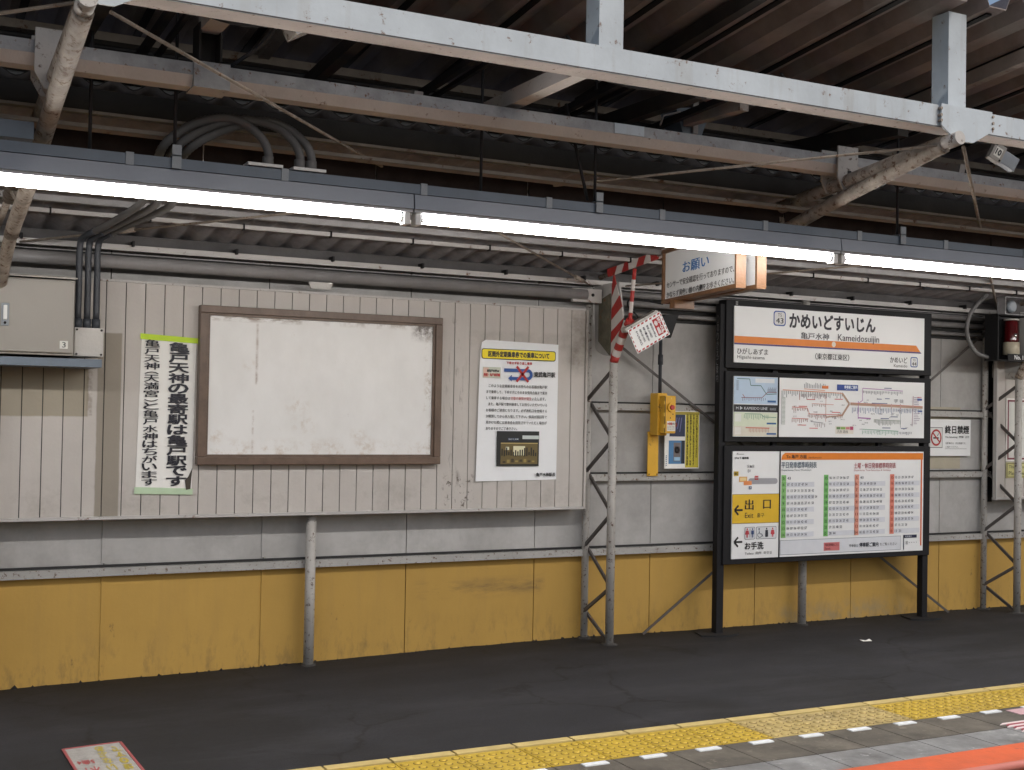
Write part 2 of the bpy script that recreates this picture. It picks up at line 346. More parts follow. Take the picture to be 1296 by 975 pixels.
# ------------------------------------------------------------ printing on signs
_dg = None
def text_mesh(body, bold=0, align='LEFT', sp=1.0):
    c = bpy.data.curves.new('t', 'FONT'); c.body = body; c.resolution_u = 2; c.offset = bold; c.align_x = align; c.space_line = sp
    o = bpy.data.objects.new('t', c); COL.objects.link(o)
    me = bpy.data.meshes.new_from_object(o.evaluated_get(bpy.context.evaluated_depsgraph_get()))
    v = [(q.co.x, q.co.y) for q in me.vertices]; f = [tuple(p.vertices) for p in me.polygons]
    bpy.data.objects.remove(o); bpy.data.curves.remove(c); bpy.data.meshes.remove(me)
    return v, f
TC = {}
class Print:
    """flat print on a sheet facing -Y at depth y; x right, z up"""
    def __init__(s, y): s.mb = MB(); s.y = y; s.n = 0
    def rect(s, x0, z0, x1, z1, col, lay=0): s.poly([(x0, z0), (x1, z0), (x1, z1), (x0, z1)], col, lay)
    def poly(s, p, col, lay=0):
        y = s.y - .0006 * lay; s.mb.face([(a, y, b) for a, b in p], flat(col))
    def disc(s, cx, cz, rx, rz, col, lay=0, n=20): s.poly([(cx + rx * math.cos(t * 2 * math.pi / n), cz + rz * math.sin(t * 2 * math.pi / n)) for t in range(n)], col, lay)
    def rrect(s, x0, z0, x1, z1, r, col, lay=0):
        p = []
        for cx, cz, a in ((x1 - r, z0 + r, -90), (x1 - r, z1 - r, 0), (x0 + r, z1 - r, 90), (x0 + r, z0 + r, 180)):
            for k in range(5): t = math.radians(a + 22.5 * k); p.append((cx + r * math.cos(t), cz + r * math.sin(t)))
        s.poly(p, col, lay)
    def line(s, a, b, w, col, lay=0):
        d = Vector((b[0] - a[0], b[1] - a[1])); n = Vector((-d.y, d.x)).normalized() * w / 2
        s.poly([(a[0] + n.x, a[1] + n.y), (a[0] - n.x, a[1] - n.y), (b[0] - n.x, b[1] - n.y), (b[0] + n.x, b[1] + n.y)], col, lay)
    def text(s, body, x0, z0, x1, z1, col, bold=0, lay=3, rot=0, keep=False, sp=1.0):
        key = (body, sp)
        if key not in TC: TC[key] = text_mesh(body, 0, sp=sp)
        v, f = TC[key]
        if not v: return
        if rot: 
            ca, sa = round(math.cos(rot), 6), round(math.sin(rot), 6); v = [(ca * a - sa * b, sa * a + ca * b) for a, b in v]
        ax, bx = min(a for a, _ in v), max(a for a, _ in v); ay, by = min(b for _, b in v), max(b for _, b in v)
        sx = (x1 - x0) / max(1e-6, bx - ax); sz = (z1 - z0) / max(1e-6, by - ay)
        if keep: sx = sz
        k = s.mb.mid(flat(col))
        d = bold * 1.5
        for j, (ox, oz) in enumerate(((0, 0),) if bold < .004 else (((-d, 0), (d, 0)) if bold < .015 else ((-d, -d), (d, -d), (-d, d), (d, d)))):
            i = len(s.mb.v); y = s.y - .0006 * lay - .0001 * j
            s.mb.v += [(x0 + (a - ax + ox) * sx, y, z0 + (b - ay + oz) * sz) for a, b in v]
            for q in f: s.mb.f.append(tuple(i + a for a in q)); s.mb.mi.append(k); s.mb.sm.append(False)
    def vtext(s, body, x0, x1, z1, z0, col, bold=0, lay=3, fill=.92):
        hs = [.62 if ch in '（）' else (.5 if ch == ' ' else 1) for ch in body]; u = (z1 - z0) / sum(hs); z = z1
        for ch, h in zip(body, hs):
            hh = h * u
            if ch != ' ':
                pad = hh * (1 - fill) / 2
                if ch in '（）': s.text(ch, x0 + (x1 - x0) * .04, z - hh + pad * 3, x1 - (x1 - x0) * .04, z - pad * 3 - hh * .25, col, bold, lay, rot=-math.pi / 2)
                elif ch in '、。': s.text(ch, x0 + (x1 - x0) * .6, z - hh * .4, x0 + (x1 - x0) * .85, z - hh * .1, col, bold, lay)
                else: s.text(ch, x0, z - hh + pad, x1, z - pad, col, bold, lay)
            z -= hh
    def done(s, name, parent, label=None): return part(name, s.mb, parent, label=label)
K = (.10, .10, .11)

# ------------------------------------------------------------ ground, platform, track
X0, X1 = -5.0, 15.0
mb = MB(M('ballast')); mb.face([(-400, -400, -1.08), (400, -400, -1.08), (400, 400, -1.08), (-400, 400, -1.08)]); struct('ground', mb)
mb = MB(M('concrete')); mb.box(X0, X1, 4.01, 7.6, -1.07, -.09); plat = struct('platform', mb)
WZ = [(-5, -.03), (.66, -.035), (1.5, -.025), (2.4, -.012), (3.5, .006), (4.35, .018), (5.1, .002), (8, .0), (15, 0)]
def lerp(t, x):
    for (a, p), (b, q) in zip(t, t[1:]):
        if x <= b: return p + (q - p) * (x - a) / (b - a)
    return t[-1][1]
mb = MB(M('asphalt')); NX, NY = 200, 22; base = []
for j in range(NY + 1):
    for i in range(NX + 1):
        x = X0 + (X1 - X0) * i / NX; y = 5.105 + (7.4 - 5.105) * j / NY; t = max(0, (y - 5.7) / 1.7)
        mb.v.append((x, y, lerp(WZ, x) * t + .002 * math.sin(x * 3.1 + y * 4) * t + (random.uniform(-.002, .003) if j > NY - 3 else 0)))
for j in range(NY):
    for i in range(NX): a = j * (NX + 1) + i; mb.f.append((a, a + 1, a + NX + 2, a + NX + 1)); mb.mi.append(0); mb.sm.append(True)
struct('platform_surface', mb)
# one paver 300 x 300 with domes, and its raised inner bar
TX = 1.7497 - .3 * 22
tile = MB(M('tactile')); tile.box(.003, .297, -.392, -.072, -.09, .0); 
tile_m = tile.mesh('tactile_tile'); tile.mats = [M('tactile_worn')]; tile_w = tile.mesh('tactile_tile')
def domes(m):
    d = MB(m); kd = d.mid(M('dome_shade_grime'))
    for i in range(5):
        for j in range(5):
            cx = .03 + .06 * i; cy = -.36 + .06 * j; n = 10; i0 = len(d.v)
            for rr, z in ((.0205, .0006), (.0150, .0008), (.0125, .0052), (.009, .0066)):
                for q in range(n): t = 2 * math.pi * q / n; d.v.append((cx + rr * math.cos(t), cy + rr * math.sin(t), z))
            for k in range(3):
                for q in range(n): q2 = (q + 1) % n; d.f.append((i0 + k * n + q, i0 + k * n + q2, i0 + (k + 1) * n + q2, i0 + (k + 1) * n + q)); d.mi.append(kd if k == 0 else 0); d.sm.append(k > 0)
            d.f.append(tuple(i0 + 3 * n + q for q in range(n))); d.mi.append(0); d.sm.append(False)
    return d.mesh('domes')
dm, dmw = domes(M('tactile')), domes(M('tactile_worn'))
bb = MB(M('inner_bar')); bb.box(.006, .294, -.062, -.004, -.09, .004); bar_m = bb.mesh('inner_bar')
bb = MB(M('dark_gap')); bb.box(0, .3, -.072, -.0, -.09, -.005); 
wm = MB(M('bump_white')); wm.box(.11, .232, -.452, -.412, -.001, .004); white_m = wm.mesh('white_mark')
s1 = MB(M('slab_dark')); s1.box(.003, .297, -.692, -.396, -.09, -.001); s1m = s1.mesh('concrete_slab')
s2 = MB(M('slab_light')); s2.box(.003, .297, -.945, -.697, -.09, -.002); s2m = s2.mesh('concrete_slab')
jb = MB(M('dark_gap')); jb.box(X0, X1, 4.13, 5.10, -.09, -.008); struct('joint_bed', jb, plat)
for k in range(66):
    x = TX + .3 * k; worn = k in (29, 30, 31, 40, 45)
    if x > X1 - .3: break
    t = piece('tactile_tile', tile_w if worn else tile_m, plat, (x, 5.096, 0)); 
    if 14 <= k <= 50: piece('domes', dmw if worn else dm, t, (0, 0, 0))
    piece('inner_bar', bar_m, plat, (x, 5.096, 0)); piece('concrete_slab', s1m, plat, (x, 5.096, 0)); piece('concrete_slab', s2m, plat, (x, 5.096, 0))
    if k >= 10: piece('white_mark', white_m, plat, (x + .02, 5.096, 0))
mb = MB(M('orange')); mb.box(X0, X1, 3.93, 4.148, -.05, .006); struct('edge_strip', mb, plat)
mb = MB(M('orange_lip')); mb.tube([(X0, 3.93, -.012), (X1, 3.93, -.012)], .02, 10); struct('edge_lip', mb, plat)
# striped stickers at the right end of the edge
mb = MB(); 
for k in range(4): mb.prism([(5.06 + .0 * k, 4.31 + .045 * k), (5.7, 4.31 + .045 * k), (5.7, 4.33 + .045 * k), (5.10, 4.33 + .045 * k)], 'z', -.002, .0025, flat((.93, .80, .80)) if 0 else flat((.9, .84, .84)))
for k in range(3): mb.prism([(5.08, 4.335 + .045 * k), (5.7, 4.335 + .045 * k), (5.7, 4.352 + .045 * k), (5.11, 4.352 + .045 * k)], 'z', -.002, .0022, flat((.62, .25, .30)))
single('edge_sticker', mb, 'red and white striped sticker on the pale slabs beside the orange edge', 'sticker', (5.2, 4.4, 0))
mb = MB(); mb.box(5.34, 5.72, 4.56, 4.655, -.001, .003, flat((.80, .66, .68)))
single('floor_sticker', mb, 'plain pink sticker on the dark slabs beside the yellow tactile paving', 'sticker', (5.5, 4.6, 0))
for y in (1.75, 2.817):
    mb = MB(M('rail_steel')); mb.box(X0 - 40, X1 + 60, y - .06, y + .06, -1.08, -1.06); mb.box(X0 - 40, X1 + 60, y - .008, y + .008, -1.06, -.96); mb.box(X0 - 40, X1 + 60, y - .033, y + .033, -.96, -.93)
    single('track_rail', mb, 'steel rail of the track, ' + ('nearer the platform' if y > 2 else 'farther from the platform'), 'rail', (0, y, -1.08), 'rails of the track')
# printed floor mat, rotated text
t = thing('floor_notice', 'worn pale floor notice with red border and upside-down writing on the asphalt', 'floor sign', (.94, 5.4, .002))
mb = MB(M('floor_mat')); q = [(.80, 5.785), (1.048, 5.815), (1.06, 5.0), (.81, 5.0)]; mb.prism([q[0], q[3], q[2], q[1]][::-1], 'z', .001, .004); part('sheet', mb, t)
mb = MB(flat((.60, .30, .31))); 
for a, b in zip(q, q[1:] + q[:1]): mb.bar((*a, .005), (*b, .005), .012, .002)
part('border', mb, t)
def floor_text(body, x0, x1, y0, y1, col, parent, bold=.02):
    v, f = text_mesh(body, bold); ax, bx = min(a for a, _ in v), max(a for a, _ in v); ay, by = min(b for _, b in v), max(b for _, b in v)
    m = MB(flat(col))
    for a, b in v: m.v.append((x1 - (a - ax) / (bx - ax) * (x1 - x0), y1 - (b - ay) / (by - ay) * (y1 - y0), .0052))
    for q_ in f: m.f.append(q_); m.mi.append(0); m.sm.append(False)
    return part('lettering', m, parent)
floor_text('5曲4', .825, .895, 5.50, 5.57, (.62, .20, .22), t); floor_text('木ト', .825, .90, 5.33, 5.46, (.62, .20, .22), t)
for j, ch in enumerate('あぶない'): floor_text(ch, .925, .965, 5.68 - .1 * j, 5.77 - .1 * j, (.66, .60, .25), t, .03)
for j, ch in enumerate('です。線'): floor_text(ch, .99, 1.03, 5.66 - .1 * j, 5.75 - .1 * j, (.66, .60, .25), t, .03)
mb = MB(M('paper')); mb.face([(6.05, 6.47, .004), (6.12, 6.46, .004), (6.13, 6.5, .012), (6.09, 6.49, .006), (6.05, 6.51, .01)])
single('paper_scrap', mb, 'small white scrap of paper lying on the dark asphalt', 'litter', (6.09, 6.48, .003))

# ------------------------------------------------------------ back wall
WY = 7.28
wall = thing('station_wall', 'long platform wall of grey sheets above yellow sheets behind all the signs', 'wall', (5, WY + .04, 0))
mb = MB(M('dark_gap')); mb.box(X0, X1, WY + .014, WY + .06, -.1, 2.46); mb.box(X0, X1, WY - .001, WY + .05, 2.461, 2.56, M('gutter')); part('backing', mb, wall)
k = -7
gm = MB(M('wall_grey')); gm.box(.003, .909, 0, .012, .60, 2.45)
gmesh = gm.mesh('grey_sheet'); ym = MB(M('yellow_wall')); ym.box(.003, .909, .0, .012, -.08, .598); ymesh = ym.mesh('yellow_sheet')
st = MB(M('wall_grey')); st.box(-.014, .014, -.008, .0, .63, .89); stm = st.mesh('joint_strip')
st = MB(M('yellow_wall')); st.box(-.012, .012, -.007, .0, -.05, .56); stym = st.mesh('joint_strip')
for k in range(-7, 15):
    x = 1.2 + .912 * k; o = WY
    for me in (gmesh, ymesh):
        q = piece(me.name.split('.')[0], me, wall, (0, 0, 0)); q.location = (x - 5, o - (WY + .04), 0)
    if k in (-3, -2, -1, 0, 1): 
        for me in (stm, stym): q = piece('joint_strip', me, wall, (x - 5, -.04, 0))
def rail(z, h, x0, x1, y=WY - .05, d=.05, name='rail', mt='rail_paint'):
    mb = MB(M(mt)); mb.box(x0, x1, y, WY - .001, z, z + h); mb.box(x0, x1, y - .002, y + .006, z - .012, z); return part(name, mb, wall)
rail(.575, .032, X0, X1)
for x0, x1 in ((4.26, 8.1),): rail(1.555, .033, x0, x1); rail(1.075, .033, x0, x1)
mb = MB(M('dark_gap')); mb.box(4.25, 8.1, WY - .012, WY - .0005, 1.589, 1.6); mb.box(4.25, 8.1, WY - .012, WY - .0005, 1.109, 1.12); mb.box(X0, X1, WY - .012, WY - .0005, .6075, .622); part('painted_shadow_strip', mb, wall)  # dark strips above the rails, shadow painted on as thin boxes
# rails and pipes along the top of the wall
mb = MB(M('gutter')); mb.box(X0, X1, 7.17, WY - .002, 2.405, 2.462); part('gutter', mb, wall)
mb = MB(M('trim')); mb.box(X0, X1, 7.13, 7.169, 2.372, 2.392); mb.box(X0, X1, 7.13, 7.134, 2.392, 2.404); part('angle_rail', mb, wall)
mb = MB(M('pipe_grey')); mb.tube([(X0, 7.11, 2.302), (4.2, 7.11, 2.302)], .036, 14); part('top_pipe', mb, wall)
mb = MB(M('dark_gap')); mb.box(X0, X1, WY - .02, WY - .001, 2.335, 2.365); part('painted_shadow_strip', mb, wall)  # dark strip painting in the shade between pipe and angle rail
mb = MB(M('black')); 
for i in range(-8, 24): x = .12 + .58 * i; mb.box(x, x + .012, 7.10, 7.172, 2.395, 2.425)
part('hook_bolt', mb, wall)
mb = MB(M('pipe_grey'))
for z, r in ((2.33, .022), (2.27, .022), (2.20, .014)): mb.tube([(4.45, 7.2, z), (9, 7.2, z)], r, 10)
part('cable_pipe', mb, wall)
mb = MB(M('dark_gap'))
for z in (2.30, 2.235, 2.175): mb.box(4.4, 8.1, WY - .015, WY - .001, z - .012, z + .008)  # dark strip below each pipe stands for its cast shadow
part('painted_shadow_strip', mb, wall)
# wall bracing in the open bay
for a, b, lab in (((4.42, 2.05), (7.62, .0), 'thin diagonal brace falling to the right behind the black sign stand'), ((8.08, 2.30), (4.74, .02), 'thin diagonal brace falling to the left behind the black sign stand')):
    mb = MB(M('lacing')); mb.bar((a[0], 7.205 if 'right' in lab else 7.19, a[1]), (b[0], 7.205 if 'right' in lab else 7.19, b[1]), .006, .018, up=(0, 0, 1)); single('wall_brace', mb, lab, 'brace', (a[0], 7.2, 0), 'diagonal braces on the wall')
# thin posts below the board panel and behind the sign stand
for x, z1, lab in ((2.372, .90, 'short white pipe post under the slatted panel'), (6.125, 2.4, 'white pipe post behind the black sign stand')):
    mb = MB(M('post_paint')); mb.tube([(x, 7.19, -.03), (x, 7.19, z1)], .031, 14); single('pipe_post', mb, lab, 'post', (x, 7.19, 0), 'white pipe posts at the wall')

mb = MB(M('asphalt'))
for i in range(420):
    x = random.uniform(X0, X1); r = random.uniform(.004, .016) * (1.6 if random.random() < .08 else 1); y = WY - abs(random.gauss(0, .025)) + .004; z = lerp(WZ, x) * .93
    pts_ = [(x + r * random.uniform(.7, 1.3) * math.cos(a * 1.256), y + r * .7 * math.sin(a * 1.256)) for a in range(5)]; top = (x, y, z + r * random.uniform(.5, 1.1))
    for a in range(5): mb.face([(*pts_[a], z - .004), (*pts_[(a + 1) % 5], z - .004), top])
o = single('wall_foot_rubble', mb, 'crumbs of dark asphalt and packed dirt along the foot of the yellow wall', 'rubble', (5, WY, 0)); o['kind'] = 'stuff'
def collar(x, y, r, label):
    mb = MB(M('concrete_dark')); n = 14; z = lerp(WZ, x) * max(0, (y - 5.7) / 1.7); k0 = len(mb.v)
    rr = [r * random.uniform(.8, 1.25) for _ in range(n)]
    for k_, (f_, h_) in enumerate(((1.35, .0), (1.15, .006), (.9, .009))):
        for a in range(n): mb.v.append((x + rr[a] * f_ * math.cos(a * 2 * math.pi / n), y + rr[a] * f_ * math.sin(a * 2 * math.pi / n), z + h_))
    for k_ in range(2):
        for a in range(n): b_ = (a + 1) % n; mb.f.append((k_ * n + a, k_ * n + b_, (k_ + 1) * n + b_, (k_ + 1) * n + a)); mb.mi.append(0); mb.sm.append(True)
    mb.f.append(tuple(2 * n + a for a in range(n))); mb.mi.append(0); mb.sm.append(False)
    single('mortar_collar', mb, label, 'mortar collar', (x, y, z), 'mortar collars round the post feet')
collar(2.372, 7.19, .04, 'rough mortar collar at the foot of the short pipe post'); collar(6.125, 7.19, .04, 'rough mortar collar behind the sign stand')
collar(4.345, 6.985, .042, 'rough mortar collar at the front foot of the striped column'); collar(4.30, 7.235, .04, 'rough mortar collar at the rear foot of the striped column')
collar(8.125, 6.985, .042, 'rough mortar collar at the front foot of the right column'); collar(8.03, 7.235, .04, 'rough mortar collar at the rear foot of the right column')
# ------------------------------------------------------------ slatted panels
def slat_panel(x0, x1, label, grp):
    t = thing('slatted_panel', label, 'wall panel', (x0, 7.12, .9), grp)
    mb = MB(M('dark_gap')); mb.box(x0, x1, 7.13, 7.155, .905, 2.195); part('backing', mb, t)
    mb = MB(M('trim')); mb.box(x0, x1, 7.105, 7.158, .888, .9045); mb.box(x0, x1, 7.113, 7.158, 2.195, 2.208); part('trim', mb, t)
    p = .1053; s = MB(M('slat')); s.box(.0026, p - .0026, 0, .0098, .905, 2.1945); me = s.mesh('slat'); n = int(round((x1 - x0) / p))
    for i in range(n): o = piece('slat', me, t, (i * p, 0, 0)); o.location = (i * p, 0.0004 * random.random(), -.9)
    return t
sp1 = slat_panel(4.205 - .1053 * 60, 4.205, 'wide pale slatted wall panel carrying the blank board, banner and notice', 'slatted wall panels')
mb = MB(M('slat')); mb.box(4.207, 4.222, 7.11, 7.26, .89, 2.2); part('end_board', mb, sp1)
mb = MB(M('post_paint')); mb.box(-2, 4.2, 7.16, 7.24, .95, 1.0); mb.box(-2, 4.2, 7.16, 7.24, 2.1, 2.15); part('batten', mb, sp1)
sp2 = slat_panel(8.03, 8.03 + .1053 * 30, 'slatted wall panel at the right edge, behind the column with the red lamp', 'slatted wall panels')
mb = MB(M('black')); mb.box(8.05, 8.14, 7.255, 7.27, .86, 2.25); part('dark_gap_board', mb, sp2)
mb = MB(M('trim')); mb.box(8.018, 8.029, 7.105, 7.14, .885, 2.21); part('end_board', mb, sp2)

mb = MB(M('cab_light')); mb.prism([(2.285, 2.262), (2.30, 2.222), (2.42, 2.222), (2.435, 2.262)], 'y', 7.07, 7.078); mb.box(2.32, 2.40, 7.078, 7.12, 2.23, 2.255); single('pipe_bracket', mb, 'small grey bracket on the pipe above the blank board', 'bracket', (2.36, 7.1, 2.22))
# blank board
t = thing('blank_board', 'large blank white board with rust stains in a brown frame', 'notice board', (2.4, 7.1, 1.19))
mb = MB(M('blank_board')); mb.box(1.70, 3.105, 7.085, 7.118, 1.235, 2.046); part('panel', mb, t)
for i, (a, b, c, d) in enumerate(((1.655, 3.15, 2.048, 2.09), (1.655, 3.15, 1.187, 1.232), (1.655, 1.70, 1.2325, 2.0475), (3.105, 3.15, 1.2325, 2.0475))):
    mb = MB(M('frame_brown')); mb.box(a, b, 7.06, 7.118, c, d); part('frame', mb, t, bevel=.004)
for i, (a, b, c, d) in enumerate(((1.7005, 3.1045, 2.034, 2.0475), (1.7005, 3.1045, 1.2325, 1.246), (1.7005, 1.714, 1.2465, 2.0335), (3.091, 3.1045, 1.2465, 2.0335))):
    mb = MB(M('frame_brown')); mb.box(a, b, 7.074, 7.0845, c, d); part('frame_lip', mb, t)

# banner
t = thing('paper_banner', 'tall white paper banner with two columns of bold black characters, taped at both ends', 'banner', (1.5, 7.11, 1.03))
mb = MB(M('paper')); mb.face([(1.330, 7.116, 1.04), (1.485, 7.112, 1.04), (1.64, 7.116, 1.035), (1.648, 7.116, 1.90), (1.50, 7.112, 1.905), (1.345, 7.116, 1.91)]); part('sheet', mb, t)
mb = MB(flat((.74, .86, .12))); mb.face([(1.337, 7.109, 1.885), (1.655, 7.109, 1.872), (1.656, 7.109, 1.902), (1.336, 7.109, 1.917)]); part('yellow_tape', mb, t)
mb = MB(flat((.74, .83, .70))); mb.face([(1.322, 7.109, 1.026), (1.645, 7.109, 1.018), (1.645, 7.109, 1.052), (1.324, 7.109, 1.064)]); part('green_tape', mb, t)
P = Print(7.1085); P.vtext('亀戸天神の最寄駅は亀戸駅です', 1.497, 1.605, 1.875, 1.066, (.10, .10, .15), .016); P.vtext('亀戸天神（天満宮）と亀戸水神はちがいます', 1.362, 1.442, 1.885, 1.07, (.10, .10, .15), .014)
P.done('lettering', t)
mb = MB(flat((.25, .22, .19))); mb.face([(1.607, 7.1085, 1.045), (1.632, 7.1085, 1.05), (1.64, 7.1085, 1.17), (1.618, 7.1085, 1.12), (1.60, 7.1085, 1.10)]); part('torn_corner', mb, t)

# notice poster
t = thing('poster_notice', 'white paper notice with yellow title bar, blue arrow, red cross and a small photograph', 'poster', (3.7, 7.11, 1.08))
mb = MB(M('notice_paper')); mb.face([(3.413, 7.105, 1.076), (3.60, 7.113, 1.078), (3.8, 7.112, 1.08), (4.0, 7.115, 1.084), (4.0, 7.115, 1.962), (3.8, 7.113, 1.966), (3.47, 7.113, 1.972), (3.44, 7.108, 1.955), (3.428, 7.106, 1.85)][::1]); part('sheet', mb, t)
P = Print(7.104); R_ = (.70, .12, .12); B_ = (.15, .32, .60)
P.rrect(3.438, 1.851, 3.975, 1.917, .015, (.25, .22, .1), 0); P.rrect(3.443, 1.856, 3.970, 1.912, .013, (.95, .86, .10), 1)
P.text('区間外定期乗車券での乗車について', 3.485, 1.866, 3.925, 1.902, K, .025)
P.text('下車せず折り返し乗車', 3.615, 1.822, 3.80, 1.839, R_, .02)
P.rect(3.448, 1.731, 3.575, 1.80, (.78, .80, .74), 1); P.rect(3.452, 1.735, 3.49, 1.796, (.85, .72, .66), 2); P.text('乗亀戸水神⇔', 3.478, 1.768, 3.565, 1.785, K, .03); P.text('発駅・亀戸東武線', 3.455, 1.742, 3.57, 1.76, R_, .03)
# U-turn arrow
P.rect(3.60, 1.773, 3.77, 1.795, B_, 1); P.rect(3.655, 1.722, 3.77, 1.742, B_, 1); P.poly([(3.655, 1.712), (3.655, 1.755), (3.63, 1.732)], B_, 1)
for i in range(8):
    a, b = [math.radians(-90 + 22.5 * k_) for k_ in (i, i + 1)]; P.poly([(3.77 + .016 * math.cos(a), 1.7585 + .016 * math.sin(a)), (3.77 + .037 * math.cos(a), 1.7585 + .037 * math.sin(a)), (3.77 + .037 * math.cos(b), 1.7585 + .037 * math.sin(b)), (3.77 + .016 * math.cos(b), 1.7585 + .016 * math.sin(b))], B_, 1)
P.line((3.69, 1.81), (3.775, 1.712), .016, R_, 2); P.line((3.775, 1.81), (3.69, 1.712), .016, R_, 2)
P.text('東武亀戸駅', 3.817, 1.746, 3.972, 1.779, K, .02)
L_ = ['　このような定期乗車券をお持ちのお客様が亀戸駅', 'まで乗車して、下車せずにそのまま曳舟方面まで乗車', 'して乗車する場合は往復の運賃が発生いたします。', '　また、亀戸駅で整列乗車してお待ちいただいている', 'お客様のご迷惑になります。必ず改札口を出場する', 'か精算してから再入場して下さい。係員が巡回等で', '見かけた際には乗車券を拝見させていただく場合が', 'ありますのでご了承下さい。']
for i, s_ in enumerate(L_):
    z = 1.672 - i * .0387; x0 = 3.492 if s_[0] == '　' else 3.476; x1 = 3.70 if i == 7 else 3.915
    if i == 2:
        P.text('して乗車する場合は', 3.476, z, 3.645, z + .02, K, .012); P.text('往復の運賃が発生', 3.649, z, 3.80, z + .02, R_, .012); P.text('いたします。', 3.804, z, 3.905, z + .02, K, .012)
    else: P.text(s_.strip('　'), x0, z, x1, z + .02, K, .012)
# the photograph of a dim concourse
P.rect(3.556, 1.172, 3.862, 1.395, (.10, .11, .11), 1); P.rect(3.585, 1.185, 3.852, 1.315, (.42, .36, .20), 2); P.rect(3.74, 1.345, 3.86, 1.368, (.80, .83, .82), 2); P.rect(3.635, 1.335, 3.715, 1.352, (.12, .2, .32), 2)
P.rect(3.675, 1.24, 3.76, 1.30, (.88, .86, .72), 3); P.rect(3.585, 1.315, 3.852, 1.321, (.75, .66, .42), 3); P.rect(3.62, 1.275, 3.645, 1.295, (.85, .85, .75), 4)
for i in range(16): x = 3.59 + i * .0162; P.rect(x, 1.232 + random.uniform(0, .01), x + .009, 1.262 + random.uniform(-.005, .03), (.14, .13, .10), 5)
for i in range(8): x = 3.60 + i * .03; P.rect(x, 1.19 + random.uniform(0, .01), x + .02, 1.2 + random.uniform(.002, .02), (.60, .52, .28) if i % 2 else (.25, .2, .12), 4)
P.text('出口 2 JR線', 3.64, 1.338, 3.71, 1.349, (.9, .9, .9), 0, 5); P.text('亀戸水神駅長', 3.845, 1.105, 3.985, 1.128, K, .02); P.done('print', t)

# ------------------------------------------------------------ control cabinet
t = thing('control_cabinet', 'beige steel control cabinet numbered 3 on a grey bracket rail at the left edge', 'cabinet', (.6, 6.9, 1.71))
mb = MB(M('cab')); mb.prism([(6.78, 1.765), (7.10, 1.765), (7.10, 2.19), (6.78, 2.155)], 'x', .2, .94); part('housing', mb, t, bevel=.004)
mb = MB(M('cab')); mb.box(.215, .932, 6.762, 6.779, 1.778, 2.145); part('door', mb, t, bevel=.003)
mb = MB(M('cab')); mb.prism([(6.74, 2.158), (7.1, 2.195), (7.1, 2.203), (6.74, 2.166)], 'x', .19, .945); part('rain_hood', mb, t)
mb = MB(M('duct_clip')); mb.box(.585, .622, 6.752, 6.761, 1.905, 2.02); h_ = part('handle', mb, t, bevel=.003)
mb = MB(M('white_plastic')); mb.box(.594, .612, 6.738, 6.7515, 1.935, 2.008); mb.tube([(.603, 6.742, 1.92), (.603, 6.752, 1.92)], .007, 10, M('black')); part('lever', mb, h_, bevel=.003)
P = Print(6.7605); P.rect(.868, 1.80, .908, 1.84, (.86, .86, .84)); P.text('3', .88, 1.806, .897, 1.834, K, .01); P.done('number_plate', t)
mb = MB(M('duct')); mb.box(.1, 1.083, 6.79, 6.80, 1.71, 1.752); mb.box(.1, 1.083, 6.80, 7.10, 1.742, 1.752); mb.box(.1, 1.083, 6.80, 7.10, 1.71, 1.718); part('bracket_rail', mb, t)
mb = MB(M('cab_light')); mb.box(.952, 1.098, 6.85, 7.05, 1.768, 1.918); jb_ = part('junction_box', mb, t, bevel=.002)
for x, z in ((.963, 1.907), (1.087, 1.907), (.963, 1.779), (1.087, 1.779)):
    mb = MB(M('dark_steel')); mb.tube([(x, 6.846, z), (x, 6.851, z)], .006, 8); part('screw', mb, jb_)
for i, x in enumerate((.978, 1.024, 1.070)):
    mb = MB(M('flex_dark')); mb.tube([(x, 6.93, 1.919), (x, 6.93, 1.97)], .022, 12); c_ = part('coupling', mb, t)
xs = (.978, 1.024, 1.070)
for i, x in enumerate(xs):
    sx = (1.44, 1.575, 1.625)[i]
    mb = MB(M('flex_dark')); path = [(x, 6.93, 1.97), (x, 6.93, 2.2), (x + .0, 6.93, 2.34), (x + .01, 6.9, 2.395), (x + .05, 6.78, 2.42)]
    mb.tube(spline(path, 6), .0175, 10, ripple=.0); 
    single('conduit', mb, ('left', 'middle', 'right')[i] + ' one of three dark conduits rising from the junction box', 'conduit', (x, 6.93, 1.97), 'dark conduits above the cabinet')
    mb = MB(M('flex')); path = [(x + .05, 6.8, 2.42), (x + .1, 6.5, 2.44), (x + .12 + .02 * i, 5.9, 2.45), (1.06 + .03 * i, 5.4, 2.47), (1.03 + .05 * i, 5.13, 2.555), (1.12 + .07 * i, 5.09, 2.645), (1.235 + .09 * i, 5.06, 2.69 + .005 * i), (sx - .11, 5.05, 2.685), (sx - .03, 5.04, 2.63), (sx, 5.03, 2.57), (sx, 5.03, 2.53)]
    mb.tube(spline(path, 16), .019, 10, ripple=.12)
    o = single('flexible_hose', mb, ('nearest', 'middle', 'rightmost')[i] + ' ribbed grey hose arching over the lamp duct', 'hose', (sx, 5.03, 2.5), 'ribbed hoses over the lamp duct')
    mb = MB(M('flex')); mb.tube([(sx, 5.03, 2.50), (sx, 5.03, 2.55)], .023, 12); part('end_fitting', mb, o)

